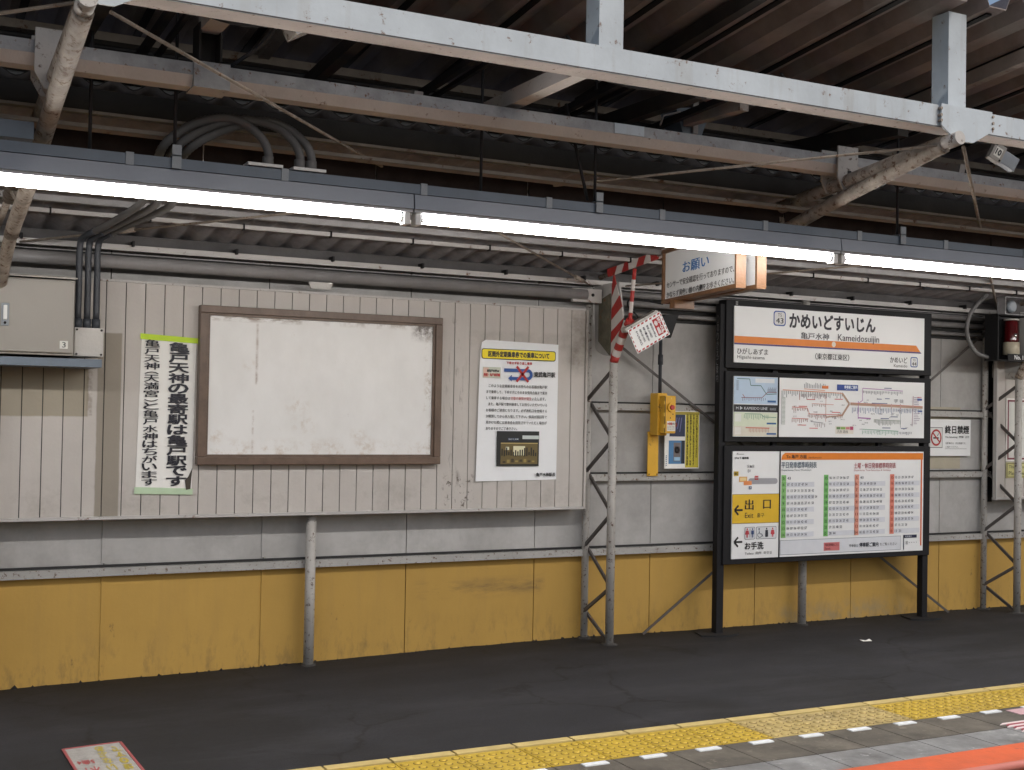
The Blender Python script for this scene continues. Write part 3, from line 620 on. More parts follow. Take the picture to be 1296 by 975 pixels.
# ------------------------------------------------------------ emergency button and its plate
t = thing('emergency_button', 'yellow emergency stop box with red push button on a yellow mounting plate', 'emergency button', (4.82, 7.15, 1.1))
mb = MB(M('button_yellow')); mb.box(4.776, 4.86, 7.215, 7.225, 1.095, 1.40); part('mounting_plate', mb, t)
mb = MB(M('button_yellow')); mb.box(4.785, 4.865, 7.12, 7.214, 1.375, 1.665); part('rear_box', mb, t, bevel=.006)
mb = MB(M('button_yellow')); mb.box(4.80, 4.888, 7.05, 7.119, 1.392, 1.648); cv = part('cover', mb, t, bevel=.006)
mb = MB(M('dark_steel')); mb.box(4.7985, 4.803, 7.049, 7.052, 1.40, 1.64); part('hinge_gap', mb, cv)
for z in (1.44, 1.52, 1.60): mb = MB(flat((.95, .78, .3))); mb.box(4.793, 4.80, 7.05, 7.065, z - .012, z + .012); part('hinge', mb, cv)
mb = MB(M('button_yellow')); mb.tube([(4.846, 7.036, 1.568), (4.846, 7.05, 1.568)], [.030, .033], 20); part('button_guard', mb, t)
mb = MB(M('red_paint')); mb.tube([(4.846, 7.026, 1.568), (4.846, 7.038, 1.568)], [.016, .018], 18); part('push_button', mb, t)
P = Print(7.0485); P.rect(4.815, 1.408, 4.883, 1.475, (.88, .87, .84)); P.text('非常', 4.832, 1.448, 4.856, 1.466, (.7, .15, .12), .03); P.text('ボタン', 4.858, 1.450, 4.88, 1.465, K, .02); P.disc(4.824, 1.457, .005, .006, (.75, .15, .12), 2)
for z in (1.436, 1.426, 1.416): P.text('緊急の場合は強く押す', 4.82, z, 4.878, z + .006, K)
P.text('↑', 4.842, 1.62, 4.850, 1.637, (.9, .85, .6)); P.disc(4.842, 1.497, .004, .005, (.2, .1, .08), 2); P.disc(4.862, 1.522, .005, .005, (.35, .25, .1), 2); P.done('label_print', t)
mb = MB(M('dark_steel'));
for x in (4.787, 4.85): mb.tube([(x, 7.21, 1.107), (x, 7.216, 1.107)], .004, 8)
part('screw', mb, t)
mb = MB(M('flex_dark')); mb.tube([(4.829, 7.16, 1.665), (4.83, 7.16, 2.08)], .012, 10); mb.tube([(4.83, 7.16, 1.86), (4.83, 7.16, 1.93)], .018, 10); part('conduit', mb, t)
t = thing('button_poster', 'yellow instruction sheet with two photographs, just right of the emergency button', 'poster', (5.05, 7.22, 1.14))
mb = MB(M('paper')); mb.box(4.913, 5.203, 7.214, 7.222, 1.145, 1.545); part('sheet', mb, t)
P = Print(7.2135); P.rect(5.085, 1.152, 5.198, 1.54, (.80, .74, .25)); P.rect(4.918, 1.52, 5.2, 1.541, (.66, .60, .22), 1); P.rect(4.95, 1.368, 5.08, 1.52, (.16, .20, .32), 2); P.rect(4.945, 1.178, 5.08, 1.34, (.30, .50, .68), 2)
P.rect(4.985, 1.195, 5.045, 1.325, (.45, .42, .42), 3); P.disc(5.015, 1.275, .014, .016, (.10, .05, .06), 4); P.disc(5.015, 1.275, .022, .025, (.5, .25, .25), 3); P.rect(5.05, 1.18, 5.08, 1.34, (.08, .14, .2), 3); P.rect(4.99, 1.20, 5.04, 1.225, (.6, .75, .85), 4)
for i in range(5): P.line((4.955 + .02 * i, 1.40 + .02 * (i % 2)), (4.97 + .02 * i, 1.50), .006, (.42, .42, .62), 3)
P.disc(5.0, 1.45, .014, .016, (.45, .15, .2), 4)
for i, s_ in enumerate(('お客様が線路に落ちた場合など緊急時', 'は非常停止ボタンを押してください。列車', 'を停止させ係員にお知らせするものです', 'みだりに押さないでください')): P.vtext(s_, 5.095 + .026 * i, 5.107 + .026 * i, 1.525, 1.165 if i < 3 else 1.22, (.25, .22, .1), .02)
for i in range(6): P.rect(4.922, 1.165 + .013 * i, 4.93, 1.171 + .013 * i, (.2, .3, .5), 2)
P.done('print', t)

# ------------------------------------------------------------ no-smoking sign
t = thing('no_smoking_sign', 'small white no smoking sign on the grey wall right of the sign stand', 'sign', (7.65, 7.25, 1.22))
mb = MB(M('khaki')); mb.box(7.42, 7.80, 7.275, 7.2785, 1.13, 1.62); part('backing_patch', mb, t, label='beige weathered patch of wall behind the sign')
mb = MB(M('sign_white')); mb.box(7.418, 7.882, 7.245, 7.25, 1.232, 1.522); part('plate', mb, t)
P = Print(7.2445); P.rect(7.434, 1.296, 7.574, 1.458, K, 0); P.rect(7.438, 1.30, 7.57, 1.454, (.86, .86, .85), 1); P.disc(7.504, 1.377, .058, .066, (.68, .18, .18), 2, 28); P.disc(7.504, 1.377, .044, .051, (.86, .86, .85), 3, 28)
P.rect(7.472, 1.368, 7.53, 1.380, K, 4); P.line((7.515, 1.39), (7.53, 1.41), .006, K, 4); P.line((7.465, 1.415), (7.543, 1.339), .012, (.68, .18, .18), 5)
P.text('終日禁煙', 7.60, 1.41, 7.862, 1.472, K, .018); P.text('No Smoking  禁烟  금연', 7.605, 1.372, 7.862, 1.392, K, .008); P.text('当駅構内は、終日禁煙です。', 7.605, 1.325, 7.83, 1.341, K); P.text('ご協力ください。', 7.605, 1.298, 7.745, 1.313, K); P.rect(7.60, 1.288, 7.84, 1.290, K, 1)
P.done('print', t)

# poster on the right slatted panel
t = thing('framed_poster', 'white poster with double maroon border at the right edge, behind the column', 'poster', (8.4, 7.1, 1.2))
mb = MB(M('paper')); mb.box(8.135, 8.75, 7.112, 7.118, 1.195, 1.70); part('sheet', mb, t)
P = Print(7.1115); mr = (.48, .18, .25); P.rect(8.148, 1.208, 8.738, 1.688, mr); P.rect(8.162, 1.222, 8.724, 1.674, (.84, .84, .82), 1)
P.vtext('ホームでの危険', 8.225, 8.262, 1.44, 1.24, K, .02); P.vtext('お客様へのお願い　線路に降りないでください', 8.285, 8.31, 1.65, 1.25, K, .01); P.vtext('安全のため係員の指示に従ってください', 8.34, 8.365, 1.65, 1.25, K, .01)
P.done('print', t)
t = thing('yellow_label', 'cream thank-you label below the maroon-bordered poster at the right edge', 'label', (8.3, 7.1, 1.06))
mb = MB(flat((.72, .70, .50))); mb.box(8.14, 8.46, 7.112, 7.118, 1.06, 1.185); part('sheet', mb, t)
P = Print(7.1115); P.rect(8.148, 1.066, 8.452, 1.179, (.45, .42, .25)); P.rect(8.153, 1.071, 8.447, 1.174, (.78, .76, .52), 1); P.text('Thank you for', 8.165, 1.13, 8.43, 1.162, (.2, .2, .12)); P.text('Please watch', 8.165, 1.083, 8.43, 1.115, (.2, .2, .12)); P.done('print', t)

# ------------------------------------------------------------ black sign stand
t = thing('sign_stand', 'tall black two-legged stand carrying station name board, route map and timetable', 'sign stand', (6.24, 7.1, 0))
for x0, x1 in ((5.262, 5.322), (7.192, 7.248)):
    mb = MB(M('sign_black')); mb.box(x0, x1, 7.066, 7.122, .0, 2.30); part('post', mb, t, bevel=.004)
mb = MB(M('asphalt')); 
for cx in (5.29, 7.22): mb = MB(M('asphalt')); mb.prism([(cx + (.17 + .03 * math.sin(a * 2)) * math.cos(a * .5236), 7.1 + .13 * math.sin(a * .5236)) for a in range(12)], 'z', 0.0, .012); part('base_patch', mb, t)
mb = MB(M('sign_black')); 
for x in (5.75, 6.24, 6.75):
    for z0, z1 in ((1.30, 1.345), (1.83, 1.86)): mb.box(x, x + .04, 7.09, 7.12, z0 - .01, z1 + .01)
part('spacer', mb, t)
def board(z0, z1, fr, nm):
    mb = MB(M('sign_black')); mb.box(5.30, 7.245, 7.05, 7.14, z0, z1); o = part(nm, mb, t, bevel=.004)
    return o
b1 = board(1.853, 2.33, 0, 'name_board'); b2 = board(1.337, 1.832, 0, 'map_board'); b3 = board(.483, 1.312, 0, 'timetable_board')
# name board
mb = MB(M('sign_white')); mb.box(5.362, 7.158, 7.040, 7.0495, 1.893, 2.288); part('face', mb, b1)
P = Print(7.0395); BL = (.20, .32, .62); OR = (.90, .52, .18)
P.rrect(5.705, 2.165, 5.815, 2.272, .022, BL, 1); P.rrect(5.713, 2.173, 5.807, 2.264, .018, (.88, .88, .88), 2); P.text('TS', 5.742, 2.232, 5.778, 2.255, K); P.text('43', 5.727, 2.183, 5.793, 2.222, K, .01)
P.text('かめいどすいじん', 5.85, 2.158, 6.66, 2.262, (.17, .16, .20), .02); P.text('亀戸水神', 5.955, 2.082, 6.215, 2.13, (.2, .19, .22), .012); P.text('Kameidosuijin', 6.30, 2.068, 6.70, 2.132, (.2, .19, .22), .004)
P.poly([(5.362, 2.030), (7.118, 2.030), (7.075, 2.078), (5.362, 2.078)], OR, 1); P.poly([(5.362, 2.018), (7.13, 2.018), (7.118, 2.0295), (5.362, 2.0295)], (.28, .22, .45), 1); P.disc(6.262, 2.054, .019, .020, (.90, .86, .80), 2)
P.text('ひがしあずま', 5.388, 1.952, 5.658, 1.995, K, .01); P.text('Higashi-azuma', 5.39, 1.914, 5.63, 1.944, K)
P.text('（東京都江東区）', 6.09, 1.938, 6.41, 1.985, K, .012); P.text('かめいど', 6.812, 1.940, 6.985, 1.985, K, .01); P.text('Kameido', 6.85, 1.908, 6.985, 1.930, K)
P.rrect(7.018, 1.912, 7.092, 1.99, .016, BL, 1); P.rrect(7.025, 1.919, 7.085, 1.983, .012, (.88, .88, .88), 2); P.text('TS', 7.042, 1.959, 7.068, 1.974, K); P.text('44', 7.032, 1.925, 7.078, 1.951, K, .01); P.done('print', b1)
# route map
mb = MB(M('sign_white')); mb.box(5.365, 7.165, 7.040, 7.0495, 1.375, 1.797); part('face', mb, b2)
mb = MB(M('sign_black')); mb.box(5.752, 5.762, 7.034, 7.0395, 1.375, 1.797); part('divider', mb, b2)
P = Print(7.0385); G = (.45, .46, .50)
W0, W1 = 5.762, 7.165
def U(x): return 5.77 + (x - 345) / 850 * 1.385          # sheet coordinates read off the printed map
def V(y): return 1.795 - (y - 485) / 345 * .415
def ln(x0, y0, x1, y1, c, w=.006, lay=2): P.line((U(x0), V(y0)), (U(x1), V(y1)), w, c, lay)
def ticks(x0, x1, y, n, lo, hi, c=G, up=False):
    for i in range(n):
        x = x0 + (x1 - x0) * i / max(1, n - 1); h = random.uniform(lo, hi); a = U(x); P.rect(a - .0022, V(y) if up else V(y + h), a + .0022, V(y - h) if up else V(y), c, 1)
rd = (.82, .50, .45); tn = (.72, .60, .52); pu = (.70, .50, .72); gr = (.50, .66, .58); rr_ = (.80, .30, .28)
ln(360, 555, 700, 565, (.85, .60, .48)); ticks(362, 700, 560, 34, 18, 40); ln(700, 565, 742, 628, tn, .016); ln(742, 628, 700, 700, tn, .016); ln(610, 712, 705, 700, tn, .008); ln(505, 695, 700, 697, rd, .005)
ln(748, 628, 1190, 640, tn, .02); ln(748, 622, 1190, 634, (.78, .45, .42), .004, 3); ticks(760, 1185, 650, 44, 16, 38, (.45, .52, .66))
ln(820, 530, 820, 605, pu, .005); ln(820, 530, 1065, 540, pu, .005); ln(795, 610, 795, 720, pu, .006); ln(795, 712, 870, 716, pu, .009); ticks(825, 1060, 545, 26, 10, 26, G); ln(820, 605, 800, 620, pu, .005)
ticks(482, 600, 540, 14, 20, 36, G, True); ln(480, 545, 600, 552, (.85, .55, .38), .004); P.rect(U(582), V(540), U(618), V(523), (.88, .50, .25), 3)
ln(355, 560, 355, 760, G, .003); 
for i in range(22): P.rect(U(358), V(600 + 7.5 * i) - .0015, U(376), V(600 + 7.5 * i) + .0015, (.5, .55, .5), 1)
ln(413, 655, 500, 660, rd, .005); ticks(415, 500, 660, 10, 10, 22, (.62, .45, .45)); ln(500, 660, 512, 695, rd, .004); ticks(505, 600, 700, 12, 12, 28, (.62, .45, .45)); ticks(610, 700, 702, 11, 10, 22, (.6, .45, .42))
ln(413, 722, 505, 725, rd, .005); ticks(415, 500, 727, 9, 10, 24, (.62, .45, .45)); ln(520, 740, 590, 748, G, .004); ticks(540, 600, 750, 7, 10, 28, (.55, .48, .48)); ln(605, 570, 605, 740, (.8, .6, .58), .004)
ln(525, 632, 650, 636, (.85, .62, .58), .004); ticks(528, 600, 636, 8, 8, 18, (.6, .5, .48)); ln(455, 570, 455, 612, (.7, .45, .4), .005); ticks(470, 600, 575, 16, 10, 34, (.55, .45, .45))
for x in (505, 545, 500, 460, 640): pass
for x, y in ((495, 606), (450, 648), (445, 760), (512, 778), (640, 680), (655, 600)): P.rect(U(x), V(y + 4), U(x + 48), V(y), rr_, 3)
for x, y, w_ in ((875, 618, 95), (930, 712, 50), (990, 700, 45), (940, 770, 50), (1055, 772, 36), (950, 523, 45), (905, 592, 30), (955, 588, 28)): P.rect(U(x), V(y + 5), U(x + w_), V(y), (.40, .44, .58), 3)
for x in (900, 925, 995, 1050, 1128): P.rect(U(x) - .004, V(655), U(x) + .004, V(622), (.75, .62, .60), 4)
ticks(892, 1050, 722, 20, 18, 36, (.55, .58, .56)); ln(890, 722, 1050, 728, (.62, .66, .62), .004); ticks(822, 1035, 790, 24, 12, 30, gr); ln(820, 782, 1040, 792, gr, .005); ticks(1045, 1120, 795, 9, 10, 24, G)
ln(1130, 570, 1125, 760, (.6, .42, .5), .005); ln(1052, 660, 1052, 770, (.6, .62, .62), .004)
for i in range(16): P.rect(U(1135), V(580 + 11 * i), U(1135 + random.uniform(10, 40)), V(577 + 11 * i), (.58, .5, .6), 2)
P.rect(U(1155), V(597), U(1185), V(584), (.25, .35, .62), 3); P.rect(U(1160), V(668), U(1187), V(660), (.25, .35, .62), 3); P.rect(U(1155), V(578), U(1182), V(574), (.75, .35, .4), 3)
P.rect(U(668), V(548), U(792), V(512), (.16, .27, .58), 3); P.text('停車駅ご案内', U(710), V(536), U(786), V(517), (.85, .88, .92), .02, 5); P.text('Route Map', U(720), V(545), U(780), V(539), (.8, .85, .9), 0, 5)
P.rect(U(662), V(812), U(768), V(765), (.88, .86, .82), 2); P.rect(U(668), V(785), U(690), V(770), (.42, .55, .35), 3); P.rect(U(692), V(785), U(720), V(770), (.55, .68, .35), 3); P.rect(U(722), V(785), U(745), V(770), (.8, .5, .5), 3); P.rect(U(747), V(788), U(766), V(767), (.70, .28, .42), 3); P.text('凡例 路線', U(672), V(808), U(735), V(790), (.3, .3, .3), 0, 4)
for i in range(46):
    x, y = random.choice([(random.uniform(360, 700), random.uniform(590, 770)), (random.uniform(760, 1120), random.uniform(580, 800))]); P.text(random.choice(['駅', '線', '亀戸', '曳舟', '浅草', '北千住', '押上']), U(x), V(y + 7), U(x + random.uniform(10, 26)), V(y), (.42, .42, .45), 0, 4)
P.text('学 徒', U(1010), V(615), U(1070), V(592), (.5, .5, .52), 0, 4)
# left column of small maps
P.rect(5.366, 1.605, 5.751, 1.795, (.72, .80, .88), 0); P.rect(5.366, 1.548, 5.751, 1.600, (.13, .13, .14), 0); P.rect(5.366, 1.378, 5.751, 1.545, (.84, .87, .78), 0); P.rect(5.366, 1.378, 5.751, 1.448, (.84, .82, .76), 1)
def sm(pts, c, w=.005):
    for a, b in zip(pts, pts[1:]): P.line(a, b, w, c, 2)
sm([(5.39, 1.78), (5.50, 1.78), (5.51, 1.735), (5.60, 1.735), (5.65, 1.675), (5.74, 1.68)], (.25, .42, .38)); sm([(5.43, 1.648), (5.61, 1.65), (5.66, 1.69), (5.74, 1.69)], (.55, .35, .4)); sm([(5.44, 1.672), (5.46, 1.648)], (.6, .4, .4))
for i in range(12): P.rect(5.385, 1.70 + .006 * i, 5.405, 1.702 + .006 * i, (.3, .35, .45), 2); P.rect(5.44 + .018 * i, 1.625 + .004 * (i % 3), 5.444 + .018 * i, 1.648, (.4, .4, .5), 2)
for i in range(10): P.rect(5.66 + .008 * i, 1.69, 5.663 + .008 * i, 1.715 + .01 * (i % 2), (.35, .35, .45), 2)
P.rect(5.55, 1.755, 5.72, 1.785, (.86, .88, .9), 2); P.rect(5.66, 1.618, 5.735, 1.632, (.2, .38, .6), 2)
P.text('M ▶ KAMEIDO LINE', 5.385, 1.562, 5.66, 1.587, (.75, .76, .78), .01); P.text('路線図', 5.68, 1.562, 5.735, 1.58, (.6, .62, .65))
sm([(5.46, 1.535), (5.60, 1.535), (5.63, 1.515), (5.74, 1.512)], (.45, .62, .52)); sm([(5.47, 1.438), (5.68, 1.436)], (.78, .45, .35), .007)
for i in range(14): P.rect(5.455 + .016 * i, 1.505 - .005 * (i % 3), 5.459 + .016 * i, 1.53, (.42, .6, .5), 2); P.rect(5.50 + .013 * i, 1.41 - .004 * (i % 2), 5.504 + .013 * i, 1.433, (.72, .5, .42), 2)
P.rect(5.375, 1.48, 5.43, 1.535, (.88, .89, .86), 2); P.rect(5.375, 1.39, 5.43, 1.44, (.88, .87, .84), 2); P.rect(5.655, 1.463, 5.74, 1.475, (.2, .38, .6), 2); P.rect(5.655, 1.39, 5.74, 1.402, (.2, .38, .6), 2)
P.done('print', b2)
# timetable board
mb = MB(M('sign_white')); mb.box(5.365, 7.165, 7.040, 7.0495, .522, 1.272); part('face', mb, b3)
mb = MB(M('sign_black')); mb.box(5.776, 5.783, 7.034, 7.0395, .522, 1.272); part('divider', mb, b3)
P = Print(7.0385)
P.rect(5.365, .768, 5.775, .972, (.86, .70, .16)); P.rect(5.365, .9705, 5.775, .973, (.45, .38, .12), 1); P.rect(5.365, .767, 5.775, .7695, (.35, .33, .3), 1)
def arrow(x, z, w_, h, c): P.rect(x, z - .007, x + w_, z + .007, c, 2); P.line((x, z), (x + h, z + h), .014, c, 2); P.line((x, z), (x + h, z - h), .014, c, 2)
arrow(5.385, .862, .07, .033, K); arrow(5.385, .64, .07, .033, K)
P.text('出', 5.475, .862, 5.548, .935, K, .014); P.text('口', 5.635, .867, 5.70, .93, K, .014); P.text('Exit', 5.475, .805, 5.548, .842, K); P.text('출구', 5.58, .808, 5.645, .838, K)
P.text('お手洗', 5.478, .585, 5.64, .635, K, .016); P.text('Toilets  厕所  화장실', 5.478, .548, 5.715, .568, K)
for a, b in ((5.475, 5.565), (5.575, 5.755)): P.rrect(a, .655, b, .742, .008, (.3, .3, .35), 1); P.rrect(a + .003, .658, b - .003, .739, .007, (.84, .85, .86), 2)
def man(x, c, skirt=False, s_=1.0):
    P.disc(x, .727, .006, .007, c, 4, 12); P.poly([(x - .012, .718), (x - .012 - (.006 if skirt else 0), .69), (x + .012 + (.006 if skirt else 0), .69), (x + .012, .718)], c, 4); P.rect(x - .007, .668, x - .001, .69, c, 4); P.rect(x + .001, .668, x + .007, .69, c, 4)
man(5.496, (.70, .22, .26), True); P.rect(5.5185, .668, 5.5215, .732, K, 4); man(5.543, (.16, .25, .45)); man(5.667, (.1, .12, .18)); P.rect(5.654, .67, 5.68, .70, (.1, .12, .18), 5); man(5.72, (.75, .25, .28), True); P.disc(5.72, .695, .017, .012, (.75, .25, .28), 5)
P.disc(5.60, .726, .006, .007, (.16, .2, .3), 4, 10); P.line((5.60, .716), (5.606, .692), .005, (.16, .2, .3), 4); P.line((5.606, .692), (5.625, .69), .005, (.16, .2, .3), 4); P.line((5.625, .69), (5.634, .672), .005, (.16, .2, .3), 4)
for i in range(14): a, b = math.radians(100 + 19 * i), math.radians(119 + 19 * i); P.line((5.607 + .019 * math.cos(a), .684 + .017 * math.sin(a)), (5.607 + .019 * math.cos(b), .684 + .017 * math.sin(b)), .004, (.16, .2, .3), 4)
# little platform plan
P.line((5.395, 1.252), (5.46, 1.252), .003, K, 2); P.line((5.395, 1.252), (5.41, 1.26), .003, K, 2); P.text('びゅう 福神橋', 5.38, 1.218, 5.50, 1.233, K, .02); P.rect(5.375, 1.10, 5.415, 1.132, (.80, .68, .2), 1); P.text('出口', 5.38, 1.108, 5.41, 1.125, K, .02)
P.rrect(5.50, 1.042, 5.76, 1.083, .02, (.62, .62, .64), 1); P.rect(5.42, 1.058, 5.49, 1.095, (.86, .66, .40), 2); P.rect(5.46, 1.036, 5.53, 1.064, (.88, .55, .32), 3); P.rect(5.428, 1.066, 5.48, 1.088, (.92, .82, .6), 4); P.rect(5.555, 1.072, 5.588, 1.10, (.70, .16, .18), 3); P.text('現在地', 5.558, 1.08, 5.585, 1.092, (.9, .9, .9), .01, 5)
P.text('▣▲▣', 5.49, 1.158, 5.55, 1.178, (.3, .3, .32), 0); P.text('EV', 5.495, 1.125, 5.52, 1.145, (.3, .3, .35)); P.text('♿', 5.505, 1.006, 5.53, 1.028, (.35, .4, .5))
# header
P.poly([(5.79, 1.212), (7.158, 1.212), (7.158, 1.262), (5.825, 1.262), (5.80, 1.245)], (.88, .50, .12), 1); P.rect(7.136, .56, 7.150, 1.212, (.85, .42, .22), 1); P.text('To 亀戸 方面', 5.835, 1.222, 6.02, 1.248, (.28, .16, .08), .015); P.text('for Kameido', 6.04, 1.222, 6.16, 1.235, (.32, .2, .1))
P.text('平日発車標準時刻表', 5.792, 1.152, 6.115, 1.198, (.16, .28, .36), .01); P.text('Departures Time Weekdays', 5.792, 1.130, 6.065, 1.145, (.2, .28, .34))
P.text('土曜・休日発車標準時刻表', 6.47, 1.147, 6.88, 1.19, (.62, .18, .22), .01); P.text('Departures Time Saturdays & Holidays', 6.47, 1.125, 6.83, 1.140, (.62, .2, .24))
tabs = [(5.795, (.50, .72, .42), [(5, 1), (6, 6), (7, 8), (8, 9), (9, 8), (10, 6), (11, 6), (12, 6), (13, 6), (14, 6)]), (6.185, (.45, .72, .40), [(15, 6), (16, 6), (17, 6), (18, 6), (19, 6), (20, 6), (21, 6), (22, 6), (23, 4), (0, 2)]), (6.478, (.85, .58, .50), [(5, 1), (6, 5), (7, 7), (8, 7), (9, 7), (10, 6), (11, 6), (12, 6), (13, 6), (14, 6)]), (6.825, (.85, .50, .42), [(15, 6), (16, 6), (17, 6), (18, 6), (19, 6), (20, 6), (21, 6), (22, 6), (23, 4), (0, 2)])]
for x, c, rows in tabs:
    for i, (hr, n) in enumerate(rows):
        z = 1.068 - .0447 * i
        if i % 2 == 1: P.rect(x + .042, z - .006, x + .30, z + .030, (.84, .85, .875), 1)
        P.rect(x, z - .009, x + .042, z + .035, c, 1); P.text(str(hr), x + .010, z + .002, x + (.032 if hr > 9 else .026), z + .022, (.15, .3, .15) if x < 6.4 else (.5, .15, .12), .01)
        s_ = '  '.join(str(q_).zfill(2) for q_ in ([43] if n == 1 else sorted(random.sample(range(1, 59), n)))); P.text(s_, x + .052, z + .003, x + .052 + .0305 * n, z + .022, (.2, .22, .28), .01)
P.rect(5.79, .535, 6.94, .64, (.42, .44, .5), 0); P.rect(5.793, .538, 6.937, .637, (.84, .85, .87), 1)
P.rect(6.19, .552, 6.34, .612, (.80, .45, .45), 2); P.text('列車位置情報はこちら\nTrain info', 6.2, .56, 6.33, .605, (.35, .1, .12), 0, 4)
P.text('停車駅は', 6.43, .57, 6.52, .592, K); P.text('停車駅ご案内', 6.53, .568, 6.715, .60, (.12, .14, .2), .02); P.text('をご覧ください', 6.73, .572, 6.90, .594, K)
P.rect(6.965, .535, 6.972, .645, (.12, .14, .25), 2); P.rect(6.965, .622, 7.10, .645, (.12, .14, .25), 2); P.text('列車案内', 6.98, .627, 7.05, .64, (.8, .82, .85), 0, 4); P.text('区・・・・', 6.99, .575, 7.10, .598, K, .01)
P.done('print', b3)
# writing on the side of the left post
P = Print(0); P.vtext('◯のりかえご案内', -.012, .012, 2.22, 1.75, (.55, .55, .56), .0)
mb = P.mb; mb.v = [(5.2615, 7.095 - a, c) for a, b, c in mb.v]; part('post_lettering', mb, t)
P = Print(7.0405)
for z in (2.295, 2.31): P.rect(5.372, z, 5.392, z + .01, (.55, .55, .55), 0)
P.done('sticker', t)

# ------------------------------------------------------------ truss columns with cantilever arms
def make_column(cx, label):
    t = thing('truss_column', label, 'column', (cx, 7.1, 0), 'truss columns with canopy arms'); yf, yb = 6.985, 7.235; bo = -.045 if cx < 5 else -.095
    mb = MB(M('post_paint')); mb.tube([(cx, yf, -.02), (cx, yf, 1.86)], .028, 14); part('front_chord', mb, t)
    mb = MB(M('post_paint')); mb.tube([(cx + bo, yb, -.02), (cx + bo, yb, 2.36)], .024, 14); part('back_chord', mb, t)
    nodes = [(yf, 1.80), (yb, 1.60), (yf, 1.335), (yb, 1.12), (yf, .85), (yb, .625), (yf, .37), (yb, .19), (yf, .0)]
    for i, (a, b) in enumerate(zip(nodes, nodes[1:])):
        mb = MB(M('lacing')); dx = .012 if i % 2 else -.012; mb.bar((cx + dx + (bo if a[0] == yb else 0), *a), (cx + dx + (bo if b[0] == yb else 0), *b), .022, .014, up=(1, 0, 0)); part('lacing_bar', mb, t)
    # gusset plate between the chords, rounded below
    g = [(7.24, 2.38), (6.93, 2.38), (6.87, 2.16), (6.97, 1.86), (7.0, 1.86)] + [(7.02 + .2 * math.sin(a) , 1.90 + .075 * (1 - math.cos(a))) for a in [i * math.pi / 2 / 6 for i in range(7)]]
    mb = MB(M('wall_grey')); mb.prism(g, 'x', cx - .005, cx + .005); part('gusset_plate', mb, t)
    J = (cx, 4.12, 2.79)
    mb = MB(M('arm_paint')); mb.tube([(cx, 7.22, 2.425), (cx, 6.45, 2.505)], .018, 12); mb.tube([(cx, 6.45, 2.505), (cx, 4.16, 2.785)], [.034, .034], 14); part('top_chord', mb, t)
    mb = MB(M('arm_paint')); pts = spline([(cx, 6.985, 1.86), (cx, 6.90, 2.0), (cx, 6.76, 2.13), (cx, 6.3, 2.31), (cx, 5.6, 2.44), (cx, 4.9, 2.61), (cx, 4.3, 2.74), (cx, 4.16, 2.77)], 5); mb.tube(pts[15:], .034, 14); part('bottom_chord', mb, t)
    mb = MB(M('arm_paint')); mb.tube([(cx - .03, 4.085, 2.79), (cx + .035, 4.125, 2.79)], .001, 4); mb.tube([(cx, 4.07, 2.79), (cx, 4.2, 2.775)], .032, 14, M('post_paint')); part('joint_end', mb, t)
    mb = MB(M('arm_paint')); mb.bar((cx, 5.3, 2.50), (cx, 5.32, 2.63), .03, .02, up=(0, 1, 0)); mb.bar((cx, 5.9, 2.4), (cx, 6.3, 2.52), .03, .02); part('web_strut', mb, t)
    # striped lower bend
    def stripes(a, b, r, n, nm, first=0):
        mb = MB(M('red_paint')); 
        for i in range(n):
            p = Vector(a).lerp(Vector(b), i / n); q = Vector(a).lerp(Vector(b), (i + 1) / n); mb.tube([p, q], r, 12, M('red_paint') if (i + first) % 2 == 0 else M('white_paint'), cap=i in (0, n - 1))
        return part(nm, mb, t)
    if cx > 4 and cx < 5:
        stripes((cx, 6.985, 1.86), (cx, 6.86, 2.06), .029, 5, 'striped_bend')
        stripes((cx, 6.86, 2.06), (cx, 6.79, 2.12), .028, 2, 'striped_bend', 1)
        stripes((cx + .0, 6.80, 2.10), (cx, 6.75, 2.45), .013, 5, 'striped_strut')
        mb = MB(M('red_paint'))
        for i in range(8):
            y0_, y1_ = 7.03 - .085 * i, 7.03 - .085 * (i + 1); zz = lambda y: 2.445 + .105 * (7.03 - y)
            mb.prism([(y0_, zz(y0_) - .028), (y0_ - (.03 if i % 3 else -.01), zz(y0_) + .028), (y1_ - (.03 if (i + 1) % 3 else -.01), zz(y1_) + .028), (y1_, zz(y1_) - .028)], 'x', cx - .03, cx - .022, M('red_paint') if i % 2 == 0 else M('white_paint'))
        part('striped_wrap', mb, t)
        mb = MB(M('red_paint')); # triangular striped plate in front of the chords
        E = [(7.0, 1.87), (7.0, 2.40)]; n = 7
        for i in range(n):
            z0, z1 = 1.87 + .53 * i / n, 1.87 + .53 * (i + 1) / n
            def fr(z): return 6.985 - .135 * (1 - abs((z - 2.12) / .27)) if z < 2.39 else 6.985
            mb.prism([(7.005, z0 - .04), (7.005, z1 - .04), (fr(z1), z1 + .04), (fr(z0), z0 + .04)], 'x', cx - .012, cx - .006, M('red_paint') if i % 2 == 0 else M('white_paint'))
        part('striped_plate', mb, t)
        mb = MB(M('mottled')); mb.prism([(7.01, 1.90), (7.155, 2.0), (7.155, 2.27), (7.01, 2.31)], 'x', cx - .02, cx - .013); part('side_board', mb, t)
        mb = MB(M('trim')); mb.box(cx - .25, cx - .03, 7.10, 7.13, 2.25, 2.34); part('end_bracket', mb, t)
        mb = MB(M('black'))
        for x in (cx - .2, cx - .1): mb.tube([(x, 7.095, 2.30), (x, 7.101, 2.30)], .011, 10)
        part('bolt', mb, t)
    else:
        mb = MB(M('arm_paint')); mb.tube(pts[:17], .031, 14); part('lower_bend', mb, t)
    return t
make_column(4.345, 'lattice column with red and white stripes beside the emergency button')
c3 = make_column(8.125, 'lattice column at the right carrying the boxed red lamp')
